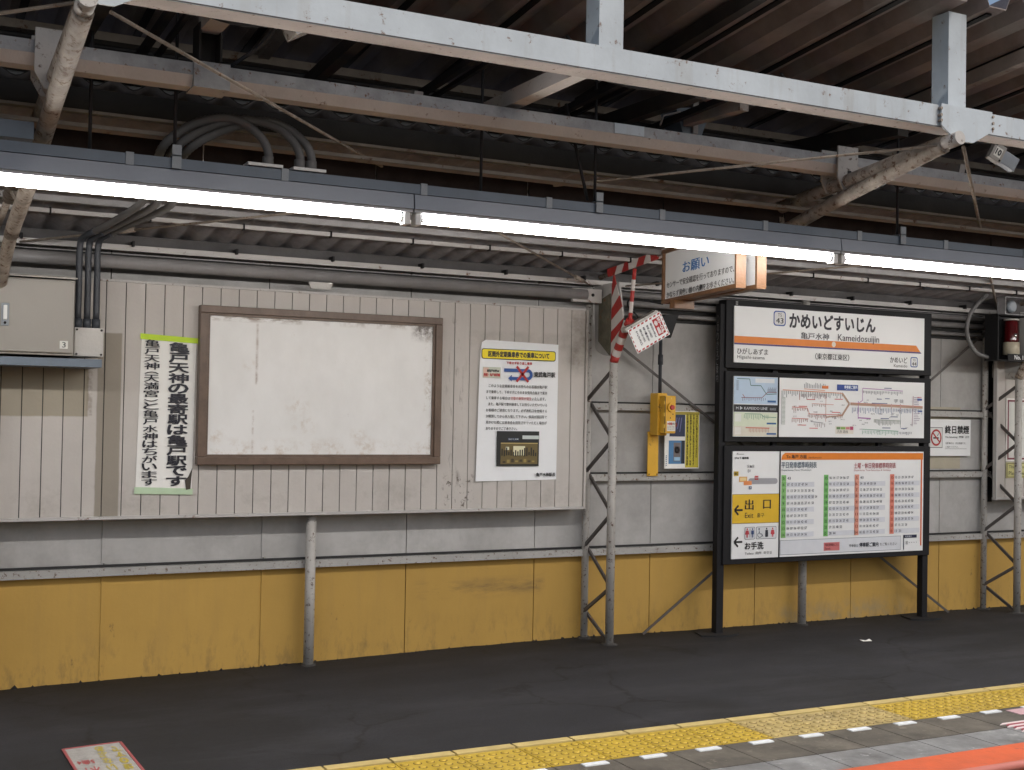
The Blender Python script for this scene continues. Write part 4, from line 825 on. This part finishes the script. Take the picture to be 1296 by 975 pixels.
dup(c3, (-7.545, 0, 0), 'lattice column at the left edge with a thick rusty arm above the cabinet')
dup(c3, (3.8, 0, 0), 'lattice column farther right beyond the boxed red lamp')

# hanging round lamp box on the right column
t = thing('beacon_box', 'black open box holding a red and cream warning lamp, numbered 1', 'warning lamp', (7.96, 7.0, 1.97))
mb = MB(M('black')); mb.box(7.745, 8.172, 6.98, 6.99, 1.985, 2.345); mb.box(7.745, 7.755, 6.86, 6.98, 1.985, 2.345); mb.box(8.162, 8.172, 6.86, 6.98, 1.985, 2.345); mb.box(7.755, 8.162, 6.86, 6.98, 1.985, 1.993); mb.box(7.755, 8.162, 6.86, 6.98, 2.337, 2.345); mb.box(7.85, 8.08, 6.85, 6.859, 1.985, 2.04); part('box', mb, t)
mb = MB(M('red_lens')); mb.tube([(7.955, 6.915, 2.135), (7.955, 6.915, 2.15), (7.955, 6.915, 2.29), (7.955, 6.915, 2.305)], [.055, .055, .052, .045], 24); lens = part('red_lens', mb, t)
mb = MB(M('chrome')); mb.tube([(7.945, 6.868, 2.17), (7.945, 6.868, 2.20)], .014, 10); part('bulb_reflector', mb, lens)
mb = MB(M('khaki')); mb.tube([(7.955, 6.915, 2.035), (7.955, 6.915, 2.134)], [.062, .062], 24); part('lamp_base', mb, t)
mb = MB(M('post_paint')); mb.tube([(7.955, 6.915, 2.305), (7.955, 6.915, 2.317)], .058, 24); part('lamp_cap', mb, t)
P = Print(6.849); P.text('No. 1', 7.915, 1.998, 8.01, 2.03, (.8, .8, .8), .02); P.done('lettering', t)
t = thing('round_lamp_box', 'clear framed box with a round glass lamp on top of the black beacon box', 'lamp', (7.99, 6.95, 2.35))
mb = MB(M('gutter')); mb.box(7.86, 8.115, 6.97, 6.975, 2.352, 2.485); part('back_plate', mb, t)
mb = MB(M('glass_clear')); 
for a, b in (((7.86, 2.352), (8.115, 2.352)), ((8.115, 2.352), (8.115, 2.485)), ((8.115, 2.485), (7.86, 2.485)), ((7.86, 2.485), (7.86, 2.352))): mb.bar((a[0], 6.89, a[1]), (b[0], 6.89, b[1]), .004, .004, up=(0, 1, 0))
part('wire_frame', mb, t)
mb = MB(M('duct_clip')); mb.tube([(7.995, 6.93, 2.42), (7.995, 6.94, 2.42), (7.995, 6.969, 2.42)], [.034, .046, .05], 20); part('lamp_glass', mb, t)
mb = MB(M('flex')); mb.tube(spline([(7.72, 6.95, 2.50), (7.62, 6.95, 2.42), (7.54, 6.95, 2.33), (7.51, 6.95, 2.22), (7.54, 6.95, 2.12), (7.62, 6.95, 2.04), (7.76, 6.96, 2.01)], 8), .016, 10); single('looped_cable', mb, 'thick grey cable looping into the side of the black beacon box', 'cable', (7.7, 6.95, 2.2))
mb = MB(M('post_paint')); mb.prism([(6.97, 1.84), (7.26, 1.87), (7.26, 1.99), (6.93, 1.99), (6.95, 1.90)], 'x', 8.128, 8.14); 
single('bracket_plate', mb, 'grey curved bracket plate under the black beacon box', 'bracket', (8.13, 7.1, 1.9))

# ------------------------------------------------------------ hanging request sign (a pair of boards back to back)
def req(loc, ang, label, printed):
    t = thing('hanging_sign', label, 'sign', loc, 'orange framed hanging signs', rot=(0, 0, ang)); w_, h = 1.03, .32
    mb = MB(M('sign_white')); mb.box(-w_ / 2, w_ / 2, -.012, .012, 0.02, h - .02); part('panel', mb, t)
    for a, b, c, d in ((-w_ / 2 - .02, w_ / 2 + .02, -.003, .0195), (-w_ / 2 - .02, w_ / 2 + .02, h - .0195, h + .003), (-w_ / 2 - .02, -w_ / 2, .02, h - .02), (w_ / 2, w_ / 2 + .02, .02, h - .02)):
        mb = MB(M('wood_orange')); mb.box(a, b, -.028, .028, c, d); part('frame', mb, t)
    if printed:
        P = Print(-.0125); S = lambda u: -w_ / 2 + u * w_; T = lambda v: h - v * h
        P.text('お願い', S(.27), T(.52), S(.64), T(.32), (.16, .45, .72), .012)
        P.text('センサーで安全確認を行っておりますので、', S(.03), T(.73), S(.965), T(.61), K, .012); P.text('かならず黄色い線の内側をお歩きください。', S(.03), T(.92), S(.965), T(.80), K, .012); P.done('lettering', t)
    return t
A = math.radians(-(90 + 12.8))
def at_mid(x0, y0, x1, y1, z): return ((x0 + x1) / 2, (y0 + y1) / 2, z)
req((4.17, 5.79, 2.192), A, 'white hanging sign with blue heading and two black lines in an orange frame', True)
req((4.245, 5.77, 2.192), math.radians(-98.6) + math.pi, 'back of the second orange framed hanging sign just behind the lettered one', False)
mb = MB(M('wood_orange')); mb.box(4.16, 4.30, 6.03, 6.08, 2.14, 2.188); single('sign_clamp', mb, 'small orange clamp under the orange framed hanging sign', 'bracket', (4.0, 5.77, 2.08))
# tilted stop sign with dark box
t = thing('stop_sign', 'small tilted white stop notice with red dashed border beside the striped column', 'sign', (4.455, 6.74, 2.045), rot=(0, math.radians(-29), 0))
mb = MB(M('sign_white')); mb.box(-.14, .14, 0, .004, -.083, .083); part('plate', mb, t)
mb = MB(M('post_paint')); mb.box(-.15, .13, .005, .06, .075, .1); part('top_bracket', mb, t)
P = Print(-.0005); RD = (.68, .13, .15)
for i in range(8): 
    x = -.135 + .0345 * i; P.poly([(x, .070), (x + .02, .070), (x + .026, .080), (x + .006, .080)], RD, 1); P.poly([(x, -.080), (x + .02, -.080), (x + .026, -.070), (x + .006, -.070)], RD, 1)
for i in range(5): z = -.07 + .03 * i; P.rect(-.137, z, -.131, z + .017, RD, 1); P.rect(.130, z, .136, z + .017, RD, 1)
P.rect(.055, -.055, .12, .06, RD, 1)
for i, ch in enumerate('STOP'): P.text(ch, .093, .033 - .027 * i, .114, .054 - .027 * i, (.88, .85, .85), .03, 3)
P.disc(.074, .03, .013, .017, (.88, .85, .85), 2); P.poly([(.062, -.045), (.088, -.045), (.084, 0), (.066, 0)], (.88, .85, .85), 2)
for i, s_ in enumerate(('接近すると', '検知し止まり', '警報ブザーが鳴ります', '危険ですので入らない', 'でください')): P.vtext(s_, .028 - .03 * i, .042 - .03 * i, .05, -.05 + .01 * (i % 2), (.25, .25, .3), .02)
P.done('print', t)
mb = MB(M('black')); mb.prism([(4.60, 2.17), (4.70, 2.175), (4.64, 2.02), (4.50, 2.10)], 'y', 6.76, 6.85); mb.tube(spline([(4.38, 6.9, 2.05), (4.44, 6.85, 2.14), (4.38, 6.88, 2.22), (4.42, 6.88, 2.27), (4.6, 6.8, 2.24)], 6), .006, 6); single('sensor_box', mb, 'black angular sensor box behind the tilted stop notice', 'sensor', (4.6, 6.8, 2.1))

# ------------------------------------------------------------ lights on their duct
dt = thing('lamp_duct', 'long blue-grey cable duct above the fluorescent lamps', 'cable duct', (2, 5.02, 2.45))
mb = MB(M('duct')); mb.box(X0, X1, 4.985, 5.05, 2.452, 2.494); part('duct_body', mb, dt)
for i in range(-7, 22):
    x = .865 + .62 * i; mb = MB(M('duct_clip')); mb.box(x, x + .03, 4.981, 5.054, 2.449, 2.499); part('clip', mb, dt)
for x in (1.04, 2.985, 4.88, 6.78, -.9): mb = MB(M('duct_clip')); mb.box(x, x + .036, 4.972, 4.98, 2.452, 2.545); mb.box(x, x + .036, 4.972, 5.06, 2.5, 2.505); part('hanger_plate', mb, dt)
for x in (1.36, 1.50, 1.58): pass
mb = MB(M('white_plastic')); mb.box(1.345, 1.49, 4.98, 5.06, 2.5, 2.512); part('cover_strip', mb, dt); mb = MB(M('white_plastic')); mb.box(1.535, 1.675, 4.98, 5.06, 2.5, 2.512); part('cover_strip', mb, dt)
def make_light(x0, label):
    x1 = x0 + 2.4; t = thing('fluorescent_light', label, 'light fixture', (x0, 5.02, 2.37), 'fluorescent tube lights')
    mb = MB(M('housing')); mb.prism([(4.976, 2.3848), (5.095, 2.3848), (5.06, 2.4485), (4.985, 2.4485)], 'x', x0 + .003, x1 - .003); part('housing', mb, t)
    mb = MB(M('reflector')); mb.box(x0 + .004, x1 - .004, 4.985, 5.055, 2.3715, 2.3845); part('reflector', mb, t)
    for sx in (x0 + .012, x1 - .04): mb = MB(M('socket')); mb.box(sx, sx + .028, 4.993, 5.047, 2.318, 2.371); part('socket', mb, t, bevel=.004)
    mb = MB(M('tube')); mb.tube([(x0 + .05, 5.02, 2.350), (x1 - .05, 5.02, 2.350)], .021, 16); part('tube', mb, t)
    mb = MB(M('socket')); mb.tube([(x0 + .04, 5.02, 2.350), (x0 + .055, 5.02, 2.350)], .0215, 12, M('chrome')); mb.tube([(x1 - .055, 5.02, 2.350), (x1 - .04, 5.02, 2.350)], .0215, 12, M('chrome')); part('tube_cap', mb, t)
    return t
L0 = make_light(2.075, 'fluorescent light in the middle of the lamp row')
for d, lab in ((-2.4, 'fluorescent light at the left edge, beneath the grey hoses'), (2.4, 'fluorescent light at the right, above the station name board'), (-4.8, 'fluorescent light far left of the lamp row'), (4.8, 'fluorescent light far right of the lamp row'), (7.2, 'fluorescent light at the far right end of the row')): dup(L0, (d, 0, 0), lab)

# ------------------------------------------------------------ roofs and canopy steel
def zl(y): return 2.465 + .159 * (7.15 - y)        # lower roof underside
def zu(y): return 3.385 - .105 * (y - 4.2)        # upper roof underside
t = thing('lower_roof', 'grey corrugated lower roof sloping down to the wall behind the lamps', 'roof', (4, 7.3, 2.5))
def corr(x0, x1, y0, y1, zf, pitch, amp, m, n=8, trap=False):
    mb = MB(m); xs = []; x = x0
    if trap:
        while x < x1 - 1e-6:
            for u_, h_ in ((0, 0), (.42, 0), (.56, 1), (.86, 1)): xs.append((x + u_ * pitch, h_ * amp))
            x += pitch
        xs.append((x, 0))
    else:
        k_ = int(round((x1 - x0) / pitch * n)); xs = [(x0 + (x1 - x0) * i / k_, amp * (.5 - .5 * math.cos(2 * math.pi * i / n))) for i in range(k_ + 1)]
    ys = [y0, (y0 + y1) / 2, y1]
    for th in (0, .006):
        i0 = len(mb.v)
        for y in ys:
            for x, h_ in xs: mb.v.append((x, y, zf(y) + h_ + th))
        W_ = len(xs)
        for j in range(2):
            for i in range(W_ - 1):
                a = i0 + j * W_ + i; q_ = (a, a + 1, a + W_ + 1, a + W_); mb.f.append(q_ if th else q_[::-1]); mb.mi.append(0); mb.sm.append(not trap)
    i1 = len(xs) * 3
    ke = mb.mid(M('clere') if not trap else None)
    for i in range(len(xs) - 1): mb.f.append((i, i + 1, i1 + i + 1, i1 + i)); mb.mi.append(ke); mb.sm.append(False)
    return mb
for i in range(20):
    x = X0 + 1.036 * i; part('roof_sheet', corr(x, x + 1.036, 5.17, 7.5, lambda y: zl(y) + .002 * (i % 2), .148, .036, M('roof_slate')), t)
t = thing('upper_roof', 'brown ribbed upper roof rising toward the tracks above the white beam', 'roof', (4, 5.0, 3.4))
for i in range(20):
    x = X0 + 1.0 * i; part('roof_sheet', corr(x, x + 1.0, 4.05, 6.3, lambda y: zu(y) + .0015 * (i % 2), .25, .075, M('roof_brown'), trap=True), t)
mb = MB(M('black'))
for i in range(40):
    x = X0 + .5 * i + .052; mb.bar((x, 4.1, zu(4.1) - .004), (x, 6.2, zu(6.2) - .004), .034, .008)
part('sheet_lap', mb, t)
def beam(name, x0, x1, y0, y1, z0, z1, label, side, under, parent=None, cat='beam'):
    mb = MB(M(side)); mb.box(x0, x1, y0, y1, z0, z1, M(side), bottom=M(under)); return mb
# white front beam with posts
t = thing('front_beam', 'white painted steel beam along the platform edge with posts above it', 'beam', (4, 4.16, 2.84))
mb = MB(M('fascia_paint')); mb.box(X0, X1, 4.12, 4.23, 2.836, 2.938, M('fascia_paint'), bottom=M('fascia_under')); mb.box(X0, X1, 4.118, 4.1195, 2.838, 2.842, M('gutter')); part('beam_body', mb, t)
for x in (-1.2, .63, 2.53, 4.38, 6.3, 8.2): mb = MB(M('fascia_paint')); mb.box(x - .055, x + .055, 4.125, 4.225, 2.939, 3.375); part('beam_post', mb, t)
for cx in (.62, 4.42, 8.2): mb = MB(M('fascia_paint')); mb.prism([(cx - .155, 2.942), (cx - .155, 2.846), (cx - .06, 2.785), (cx + .045, 2.785), (cx + .165, 2.85), (cx + .165, 2.942)], 'y', 4.105, 4.117); g_ = part('joint_plate', mb, t)
mb = MB(M('arm_paint'))
for cx in (.62, 4.42):
    for x_ in (cx - .158, cx + .168):
        for z in (2.865, 2.89, 2.92): mb.tube([(x_, 4.10, z), (x_, 4.12, z)], .007, 6)
part('bolt', mb, t)
# second beam
t = thing('second_beam', 'grey box beam with pale underside running just behind the white front beam', 'beam', (4, 4.86, 2.75))
mb = MB(M('beam_side')); mb.box(X0, X1, 4.82, 4.925, 2.79, 2.838, M('beam_side'), bottom=M('beam_under')); part('beam_body', mb, t)
for x in (-.2, 2.45, 3.27, 5.0): pass
mb = MB(M('beam_side')); mb.prism([(X0, 0), (X1, 0)][:0] or [(4.82, 2.79), (4.925, 2.79), (4.925, 2.75), (4.85, 2.75)], 'x', X0, X1, M('beam_under')); part('underside', mb, t)
mb = MB(M('fascia_paint')); mb.box(2.98, 3.14, 4.816, 4.8195, 2.792, 2.838); part('bright_patch', mb, t, label='pale patch on the front of the beam')  # small plate, paler than the rest of the beam face
for cx in (.57, 4.35, 8.14):
    for dy in (0, .12): mb = MB(M('post_paint')); mb.prism([(cx - .065, 2.88), (cx - .065, 2.72), (cx - .03, 2.66), (cx + .03, 2.66), (cx + .065, 2.72), (cx + .065, 2.88)], 'y', 4.80 + dy, 4.81 + dy); part('hanger_plate', mb, t)
mb = MB(M('dark_gap')); 
for cx in (.57, 4.35, 8.14): mb.box(cx - .005, cx + .02, 4.798, 4.7995, 2.70, 2.76)
part('plate_slot', mb, t)
for x in (1.15,): mb = MB(M('beam_side')); mb.box(x - .07, x + .07, 4.808, 4.94, 2.744, 2.845, M('beam_side'), bottom=M('beam_under')); part('saddle', mb, t)
# purlins under the lower roof
def member(label, y0, y1, z0, z1, side, under, cat='purlin', extra=None, name='purlin'):
    mb = MB(M(side)); mb.box(X0, X1, y0, y1, z0, z1, M(side), bottom=M(under)); t = thing(name, label, cat, (4, y0, z0), 'roof purlins'); part('channel', mb, t)
    if extra:
        mb = MB(M(extra[-1])); mb.box(X0, X1, *extra[:4]); part('flange', mb, t)
    return t
member('dark channel purlin with two pale flanges carrying the upper edge of the lower roof', 5.19, 5.20, 2.68, 2.775, 'clere', 'brown_flange', extra=(5.15, 5.1895, 2.668, 2.6795, 'brown_flange'))
member('pale lower flange strip just above the lamp duct', 5.17, 5.25, 2.615, 2.630, 'brown_flange', 'brown_flange')
member('pale tube purlin under the lower roof, seen below the lamps', 6.74, 6.765, 2.492, 2.514, 'trim', 'trim')
member('grey tube purlin under the lower roof, nearest the pale one', 6.40, 6.44, 2.50, 2.53, 'pipe_grey', 'pipe_grey')
member('thin bright purlin under the lower roof behind the lamps', 6.18, 6.21, 2.515, 2.532, 'trim', 'trim')
mb = MB(M('black'))
for i in range(-8, 26): x = .3 + .5 * i; mb.box(x, x + .008, 6.732, 6.77, 2.485, 2.52)
single('purlin_clips', mb, 'row of small dark clips on the pale purlin behind the lamps', 'clips', (4, 6.74, 2.5))
t = thing('soffit_boards', 'row of dark boards closing the gap just above the lamp duct', 'boards', (4, 5.32, 2.5))
for i in range(26):
    x = X0 + .78 * i; mb = MB(M('soffit')); mb.box(x + .004, x + .776, 5.30 + .004 * (i % 2), 5.315 + .004 * (i % 2), 2.46, 2.655); part('board', mb, t)
# clerestory girder between the two roofs
t = thing('step_girder', 'dark steel girder wall closing the step between lower and upper roof', 'girder', (4, 5.8, 2.7))
mb = MB(M('clere')); mb.box(X0, X1, 5.84, 5.86, 2.68, zu(5.84) - .05); part('web_plate', mb, t)
mb = MB(M('brown_flange')); mb.box(X0, X1, 5.70, 5.8395, 3.120, 3.158, M('brown_flange')); part('flange', mb, t)
for x in (-1.0, .9, 2.72, 4.86, 6.7, 8.5): mb = MB(M('brown_flange')); mb.box(x, x + .05, 5.79, 5.8395, 2.74, 3.135, M('clere')); mb.box(x + .052, x + .07, 5.74, 5.8395, 2.74, 3.135); part('stiffener', mb, t)
# cross struts between the front beam and the girder
for x, lab in ((2.50, 'cream strut crossing from the white beam to the dark girder, at mid picture'), (6.35, 'cream strut crossing from the white beam to the girder, out to the right')):
    mb = MB(M('beam_under')); mb.box(x - .04, x + .03, 4.235, 5.75, 2.86, 2.925, M('beam_under')); single('cross_strut', mb, lab, 'strut', (x, 5, 2.86), 'cross struts under the upper roof')
t = thing('saddle_strut', 'pale box strut ending in a black hanger on the second beam, upper left', 'strut', (1.15, 4.6, 2.87))
mb = MB(M('beam_under')); mb.box(1.105, 1.185, 4.235, 4.86, 2.97, 3.04); part('strut_body', mb, t)
mb = MB(M('dark_steel')); mb.box(1.10, 1.108, 4.82, 4.93, 2.855, 3.0); mb.box(1.182, 1.19, 4.82, 4.93, 2.855, 3.0); mb.box(1.108, 1.182, 4.90, 4.93, 2.855, 3.0); part('hanger', mb, t)
# small rafters under the upper roof
for i, x in enumerate((-.4, 1.6, 3.35, 5.05, 7.0)):
    mb = MB(M('brown_flange' if i % 2 else 'dark_steel')); mb.bar((x, 4.24, zu(4.24) - .05), (x, 5.78, zu(5.78) - .05), .05, .07); single('rafter', mb, ('far left', 'left', 'middle', 'right', 'far right')[i] + ' rafter under the brown upper roof', 'rafter', (x, 5, 3.3), 'rafters under the upper roof')
for i, x in enumerate((.98, 2.25, 2.98, 3.55)):
    mb = MB(M('black_rod')); mb.bar((x, 4.5, 3.02), (x, 5.6, 2.98), .03, .03); mb.bar((x + .06, 4.5, 3.01), (x + .06, 5.6, 2.97), .02, .02); single('cable_bundle', mb, ('first', 'second', 'third', 'fourth')[i] + ' black cable bundle from the left, crossing under the upper roof', 'cables', (x, 5, 3), 'cable bundles')
for x, y0, z0_, y1, z1_, w_, mt, lab in ((1.72, 4.5, 3.02, 5.8, 2.95, .05, 'dark_steel', 'dark knee brace behind the box sensor'), (2.05, 4.9, 2.85, 5.8, 3.08, .04, 'brown_flange', 'thin brown knee brace left of mid picture'), (3.30, 4.6, 2.98, 5.75, 3.0, .06, 'dark_steel', 'dark cross beam left of the spotlight'), (3.62, 4.7, 2.98, 5.75, 3.02, .05, 'brown_flange', 'brown knee brace behind the spotlight'), (4.62, 4.7, 2.99, 5.75, 3.04, .07, 'dark_steel', 'dark cross beam near the dark gusset plate'), (5.25, 4.9, 2.88, 5.8, 3.1, .04, 'brown_flange', 'thin brown knee brace at the right'), (.72, 4.6, 2.99, 5.8, 3.0, .06, 'dark_steel', 'dark cross beam behind the left rusty arm')):
    mb = MB(M(mt)); mb.bar((x, y0, z0_), (x, y1, z1_), w_, w_ * 1.2); single('knee_brace', mb, lab, 'brace', (x, y0, z0_), 'braces between the front beam and the girder')
for x, lab in ((2.78, 'dark gusset plate on the girder behind the spotlight hanger rod'), (4.90, 'dark gusset plate on the girder left of the upper right joint'), (.95, 'dark gusset plate on the girder at the upper left')):
    mb = MB(M('dark_steel')); mb.prism([(x - .35, 3.11), (x - .12, 2.98), (x + .12, 2.97), (x + .35, 3.11)], 'y', 5.66, 5.69); mb.tube([(x - .2, 5.655, 3.07), (x - .2, 5.66, 3.07)], .012, 8, M('brown_flange')); mb.tube([(x - .14, 5.655, 3.07), (x - .14, 5.66, 3.07)], .012, 8, M('brown_flange')); single('gusset_plate', mb, lab, 'gusset', (x, 5.68, 3.0), 'dark gusset plates on the girder')
for y, z, r, lab in ((5.45, 3.02, .012, 'thin dark pipe running along in front of the girder'), (4.55, 3.06, .009, 'thin dark cable running just behind the white front beam'), (5.62, 2.90, .014, 'grey conduit along the foot of the dark girder')):
    mb = MB(M('black_rod' if r < .013 else 'beam_side')); mb.tube([(X0 + i * .5, y, z - .012 * (i % 2) * (r < .01)) for i in range(41)], r, 6); single('long_pipe', mb, lab, 'pipe', (4, y, z), 'long pipes under the upper roof')
for x0_, x1_, lab in ((2.6, 3.3, 'sagging black cable left of the spotlight'), (3.75, 4.5, 'sagging black cable right of the spotlight'), (.9, 1.5, 'sagging black cable beside the saddle strut'), (4.75, 5.3, 'sagging black cable beside the numbered camera')):
    mb = MB(M('black_rod')); mb.tube(spline([(x0_, 4.6, 3.12), (x0_ + (x1_ - x0_) * .3, 4.65, 2.98), (x0_ + (x1_ - x0_) * .7, 4.6, 2.96), (x1_, 4.7, 3.10)], 8), .007, 6); single('sagging_cable', mb, lab, 'cable', (x0_, 4.6, 3.0), 'sagging cables behind the front beam')
# rods
def rodthing(a, b, r, label, grp, m='rod', nm='tie_rod', cat='tie rod', turn=False):
    mb = MB(M(m)); mb.tube([a, b], r, 8)
    if turn: p = Vector(a).lerp(Vector(b), turn); q_ = Vector(a).lerp(Vector(b), turn + .03); mb.tube([p, q_], r * 2.2, 8)
    return single(nm, mb, label, cat, tuple(a), grp)
g = 'diagonal tie rods of the canopy'
rodthing((.66, 4.14, 2.775), (4.30, 7.2, 2.37), .0065, 'tie rod falling right from the upper left joint, past the lamps', g, turn=.93)
rodthing((4.36, 4.14, 2.775), (.62, 7.2, 2.37), .0065, 'tie rod running left from the upper right joint, past the lamps', g, turn=.84)
rodthing((4.44, 4.14, 2.77), (8.12, 7.2, 2.42), .009, 'short looking tie rod dropping from the upper right joint toward the beacon box', g)
rodthing((.56, 4.14, 2.79), (-3.2, 7.2, 2.40), .0065, 'tie rod leaving the upper left joint to the left', g)
rodthing((8.1, 4.14, 2.77), (4.44, 7.2, 2.37), .0065, 'tie rod arriving at the striped column from the far right', g)
g = 'black hanger rods above the lamp duct'
for x, lab in ((.735, 'hanger rod nearest the left rusty arm'), (1.058, 'hanger rod just left of the grey hoses'), (2.41, 'hanger rod above the gap between first and second lamp'), (3.003, 'hanger rod above the middle lamp, in front of the spotlight'), (4.898, 'hanger rod below the upper right joint')):
    rodthing((x, 5.02, 2.50), (x, 5.02, 3.2), .007, lab, g, 'black_rod', 'hanger_rod', 'hanger rod')
rodthing((2.965, 5.02, 2.51), (2.84, 5.02, 2.95), .008, 'slanted black stay beside the middle lamp hanger', g, 'black_rod', 'hanger_rod', 'hanger rod')
# small fixtures
t = thing('box_sensor', 'white vented box hanging under the front beam, upper left', 'sensor', (1.40, 4.55, 2.9))
mb = MB(M('post_paint')); mb.prism([(1.31, 3.06), (1.39, 2.915), (1.46, 2.955), (1.47, 3.06)], 'y', 4.50, 4.62); part('case', mb, t, bevel=.003)
mb = MB(M('black')); 
for i in range(3): mb.bar((1.345 + .02 * i, 4.498, 3.04 - .01 * i), (1.395 + .018 * i, 4.498, 2.95 + .005 * i), .004, .008)
mb.tube([(1.385, 4.495, 2.945), (1.385, 4.501, 2.945)], .008, 8); part('vent', mb, t)
t = thing('spotlight', 'grey floodlight with a wire bracket behind the front beam, centre right', 'spotlight', (3.64, 5.2, 2.95))
mb = MB(M('duct')); mb.prism([(3.56, 3.045), (3.60, 2.93), (3.70, 2.925), (3.74, 3.02), (3.66, 3.06)], 'y', 5.16, 5.30); part('lamp_body', mb, t, bevel=.006)
mb = MB(M('pipe_grey')); mb.tube([(3.57, 5.15, 3.03), (3.47, 5.15, 3.0), (3.45, 5.15, 2.95)], .006, 6); mb.bar((3.66, 5.15, 2.93), (3.66, 5.15, 3.2), .03, .015, up=(0, 1, 0)); part('bracket', mb, t)
mb = MB(M('brown_flange')); mb.box(3.55, 3.63, 5.1, 5.15, 3.09, 3.15); mb.box(3.68, 3.76, 5.1, 5.15, 3.10, 3.155); part('clamp', mb, t)
t = thing('numbered_camera', 'small beige camera housing with a number 10 tag under the front beam', 'camera', (5.08, 4.5, 2.86), rot=(0, math.radians(28), math.radians(-15)))
mb = MB(M('cab')); mb.box(-.06, .01, -.02, .02, -.04, .05); part('case', mb, t, bevel=.003)
mb = MB(M('duct_clip')); mb.box(.011, .10, -.015, .03, -.03, .04); part('visor', mb, t, bevel=.003)
P = Print(-.0205); P.rect(-.045, -.02, -.005, .03, (.85, .84, .8)); P.text('10', -.04, -.01, -.01, .02, K, .02); P.done('number_tag', t)
mb = MB(M('black')); 
for x, z in ((-.05, .038), (.0, -.03)): mb.tube([(x, -.022, z), (x, -.019, z)], .006, 8)
part('screw', mb, t)
mb = MB(M('flex_dark')); mb.tube(spline([(1.28, 4.5, 3.1), (1.30, 4.55, 3.0), (1.37, 4.6, 2.96), (1.42, 4.6, 3.03)], 6), .010, 8); mb.tube(spline([(1.36, 4.6, 3.0), (1.33, 4.75, 2.93), (1.24, 4.9, 2.86), (1.22, 4.9, 2.80)], 6), .008, 8); single('drooping_cable', mb, 'dark cable drooping between the front beam and the saddle strut', 'cable', (1.3, 4.6, 2.95))
mb = MB(M('flex_dark')); mb.tube(spline([(7.0, 6.9, 2.50), (7.4, 6.85, 2.52), (7.9, 6.85, 2.58), (8.4, 6.9, 2.62)], 8), .012, 8); single('roof_cable', mb, 'dark cable running under the roof above the boxed red lamp', 'cable', (7.5, 6.9, 2.5))
mb = MB(M('duct')); mb.box(.0, .53, 5.0, 5.06, 2.51, 2.575); single('duct_box', mb, 'blue-grey box on top of the lamp duct at the left edge', 'box', (.3, 5.03, 2.51))
print('objects', len(sc.objects))
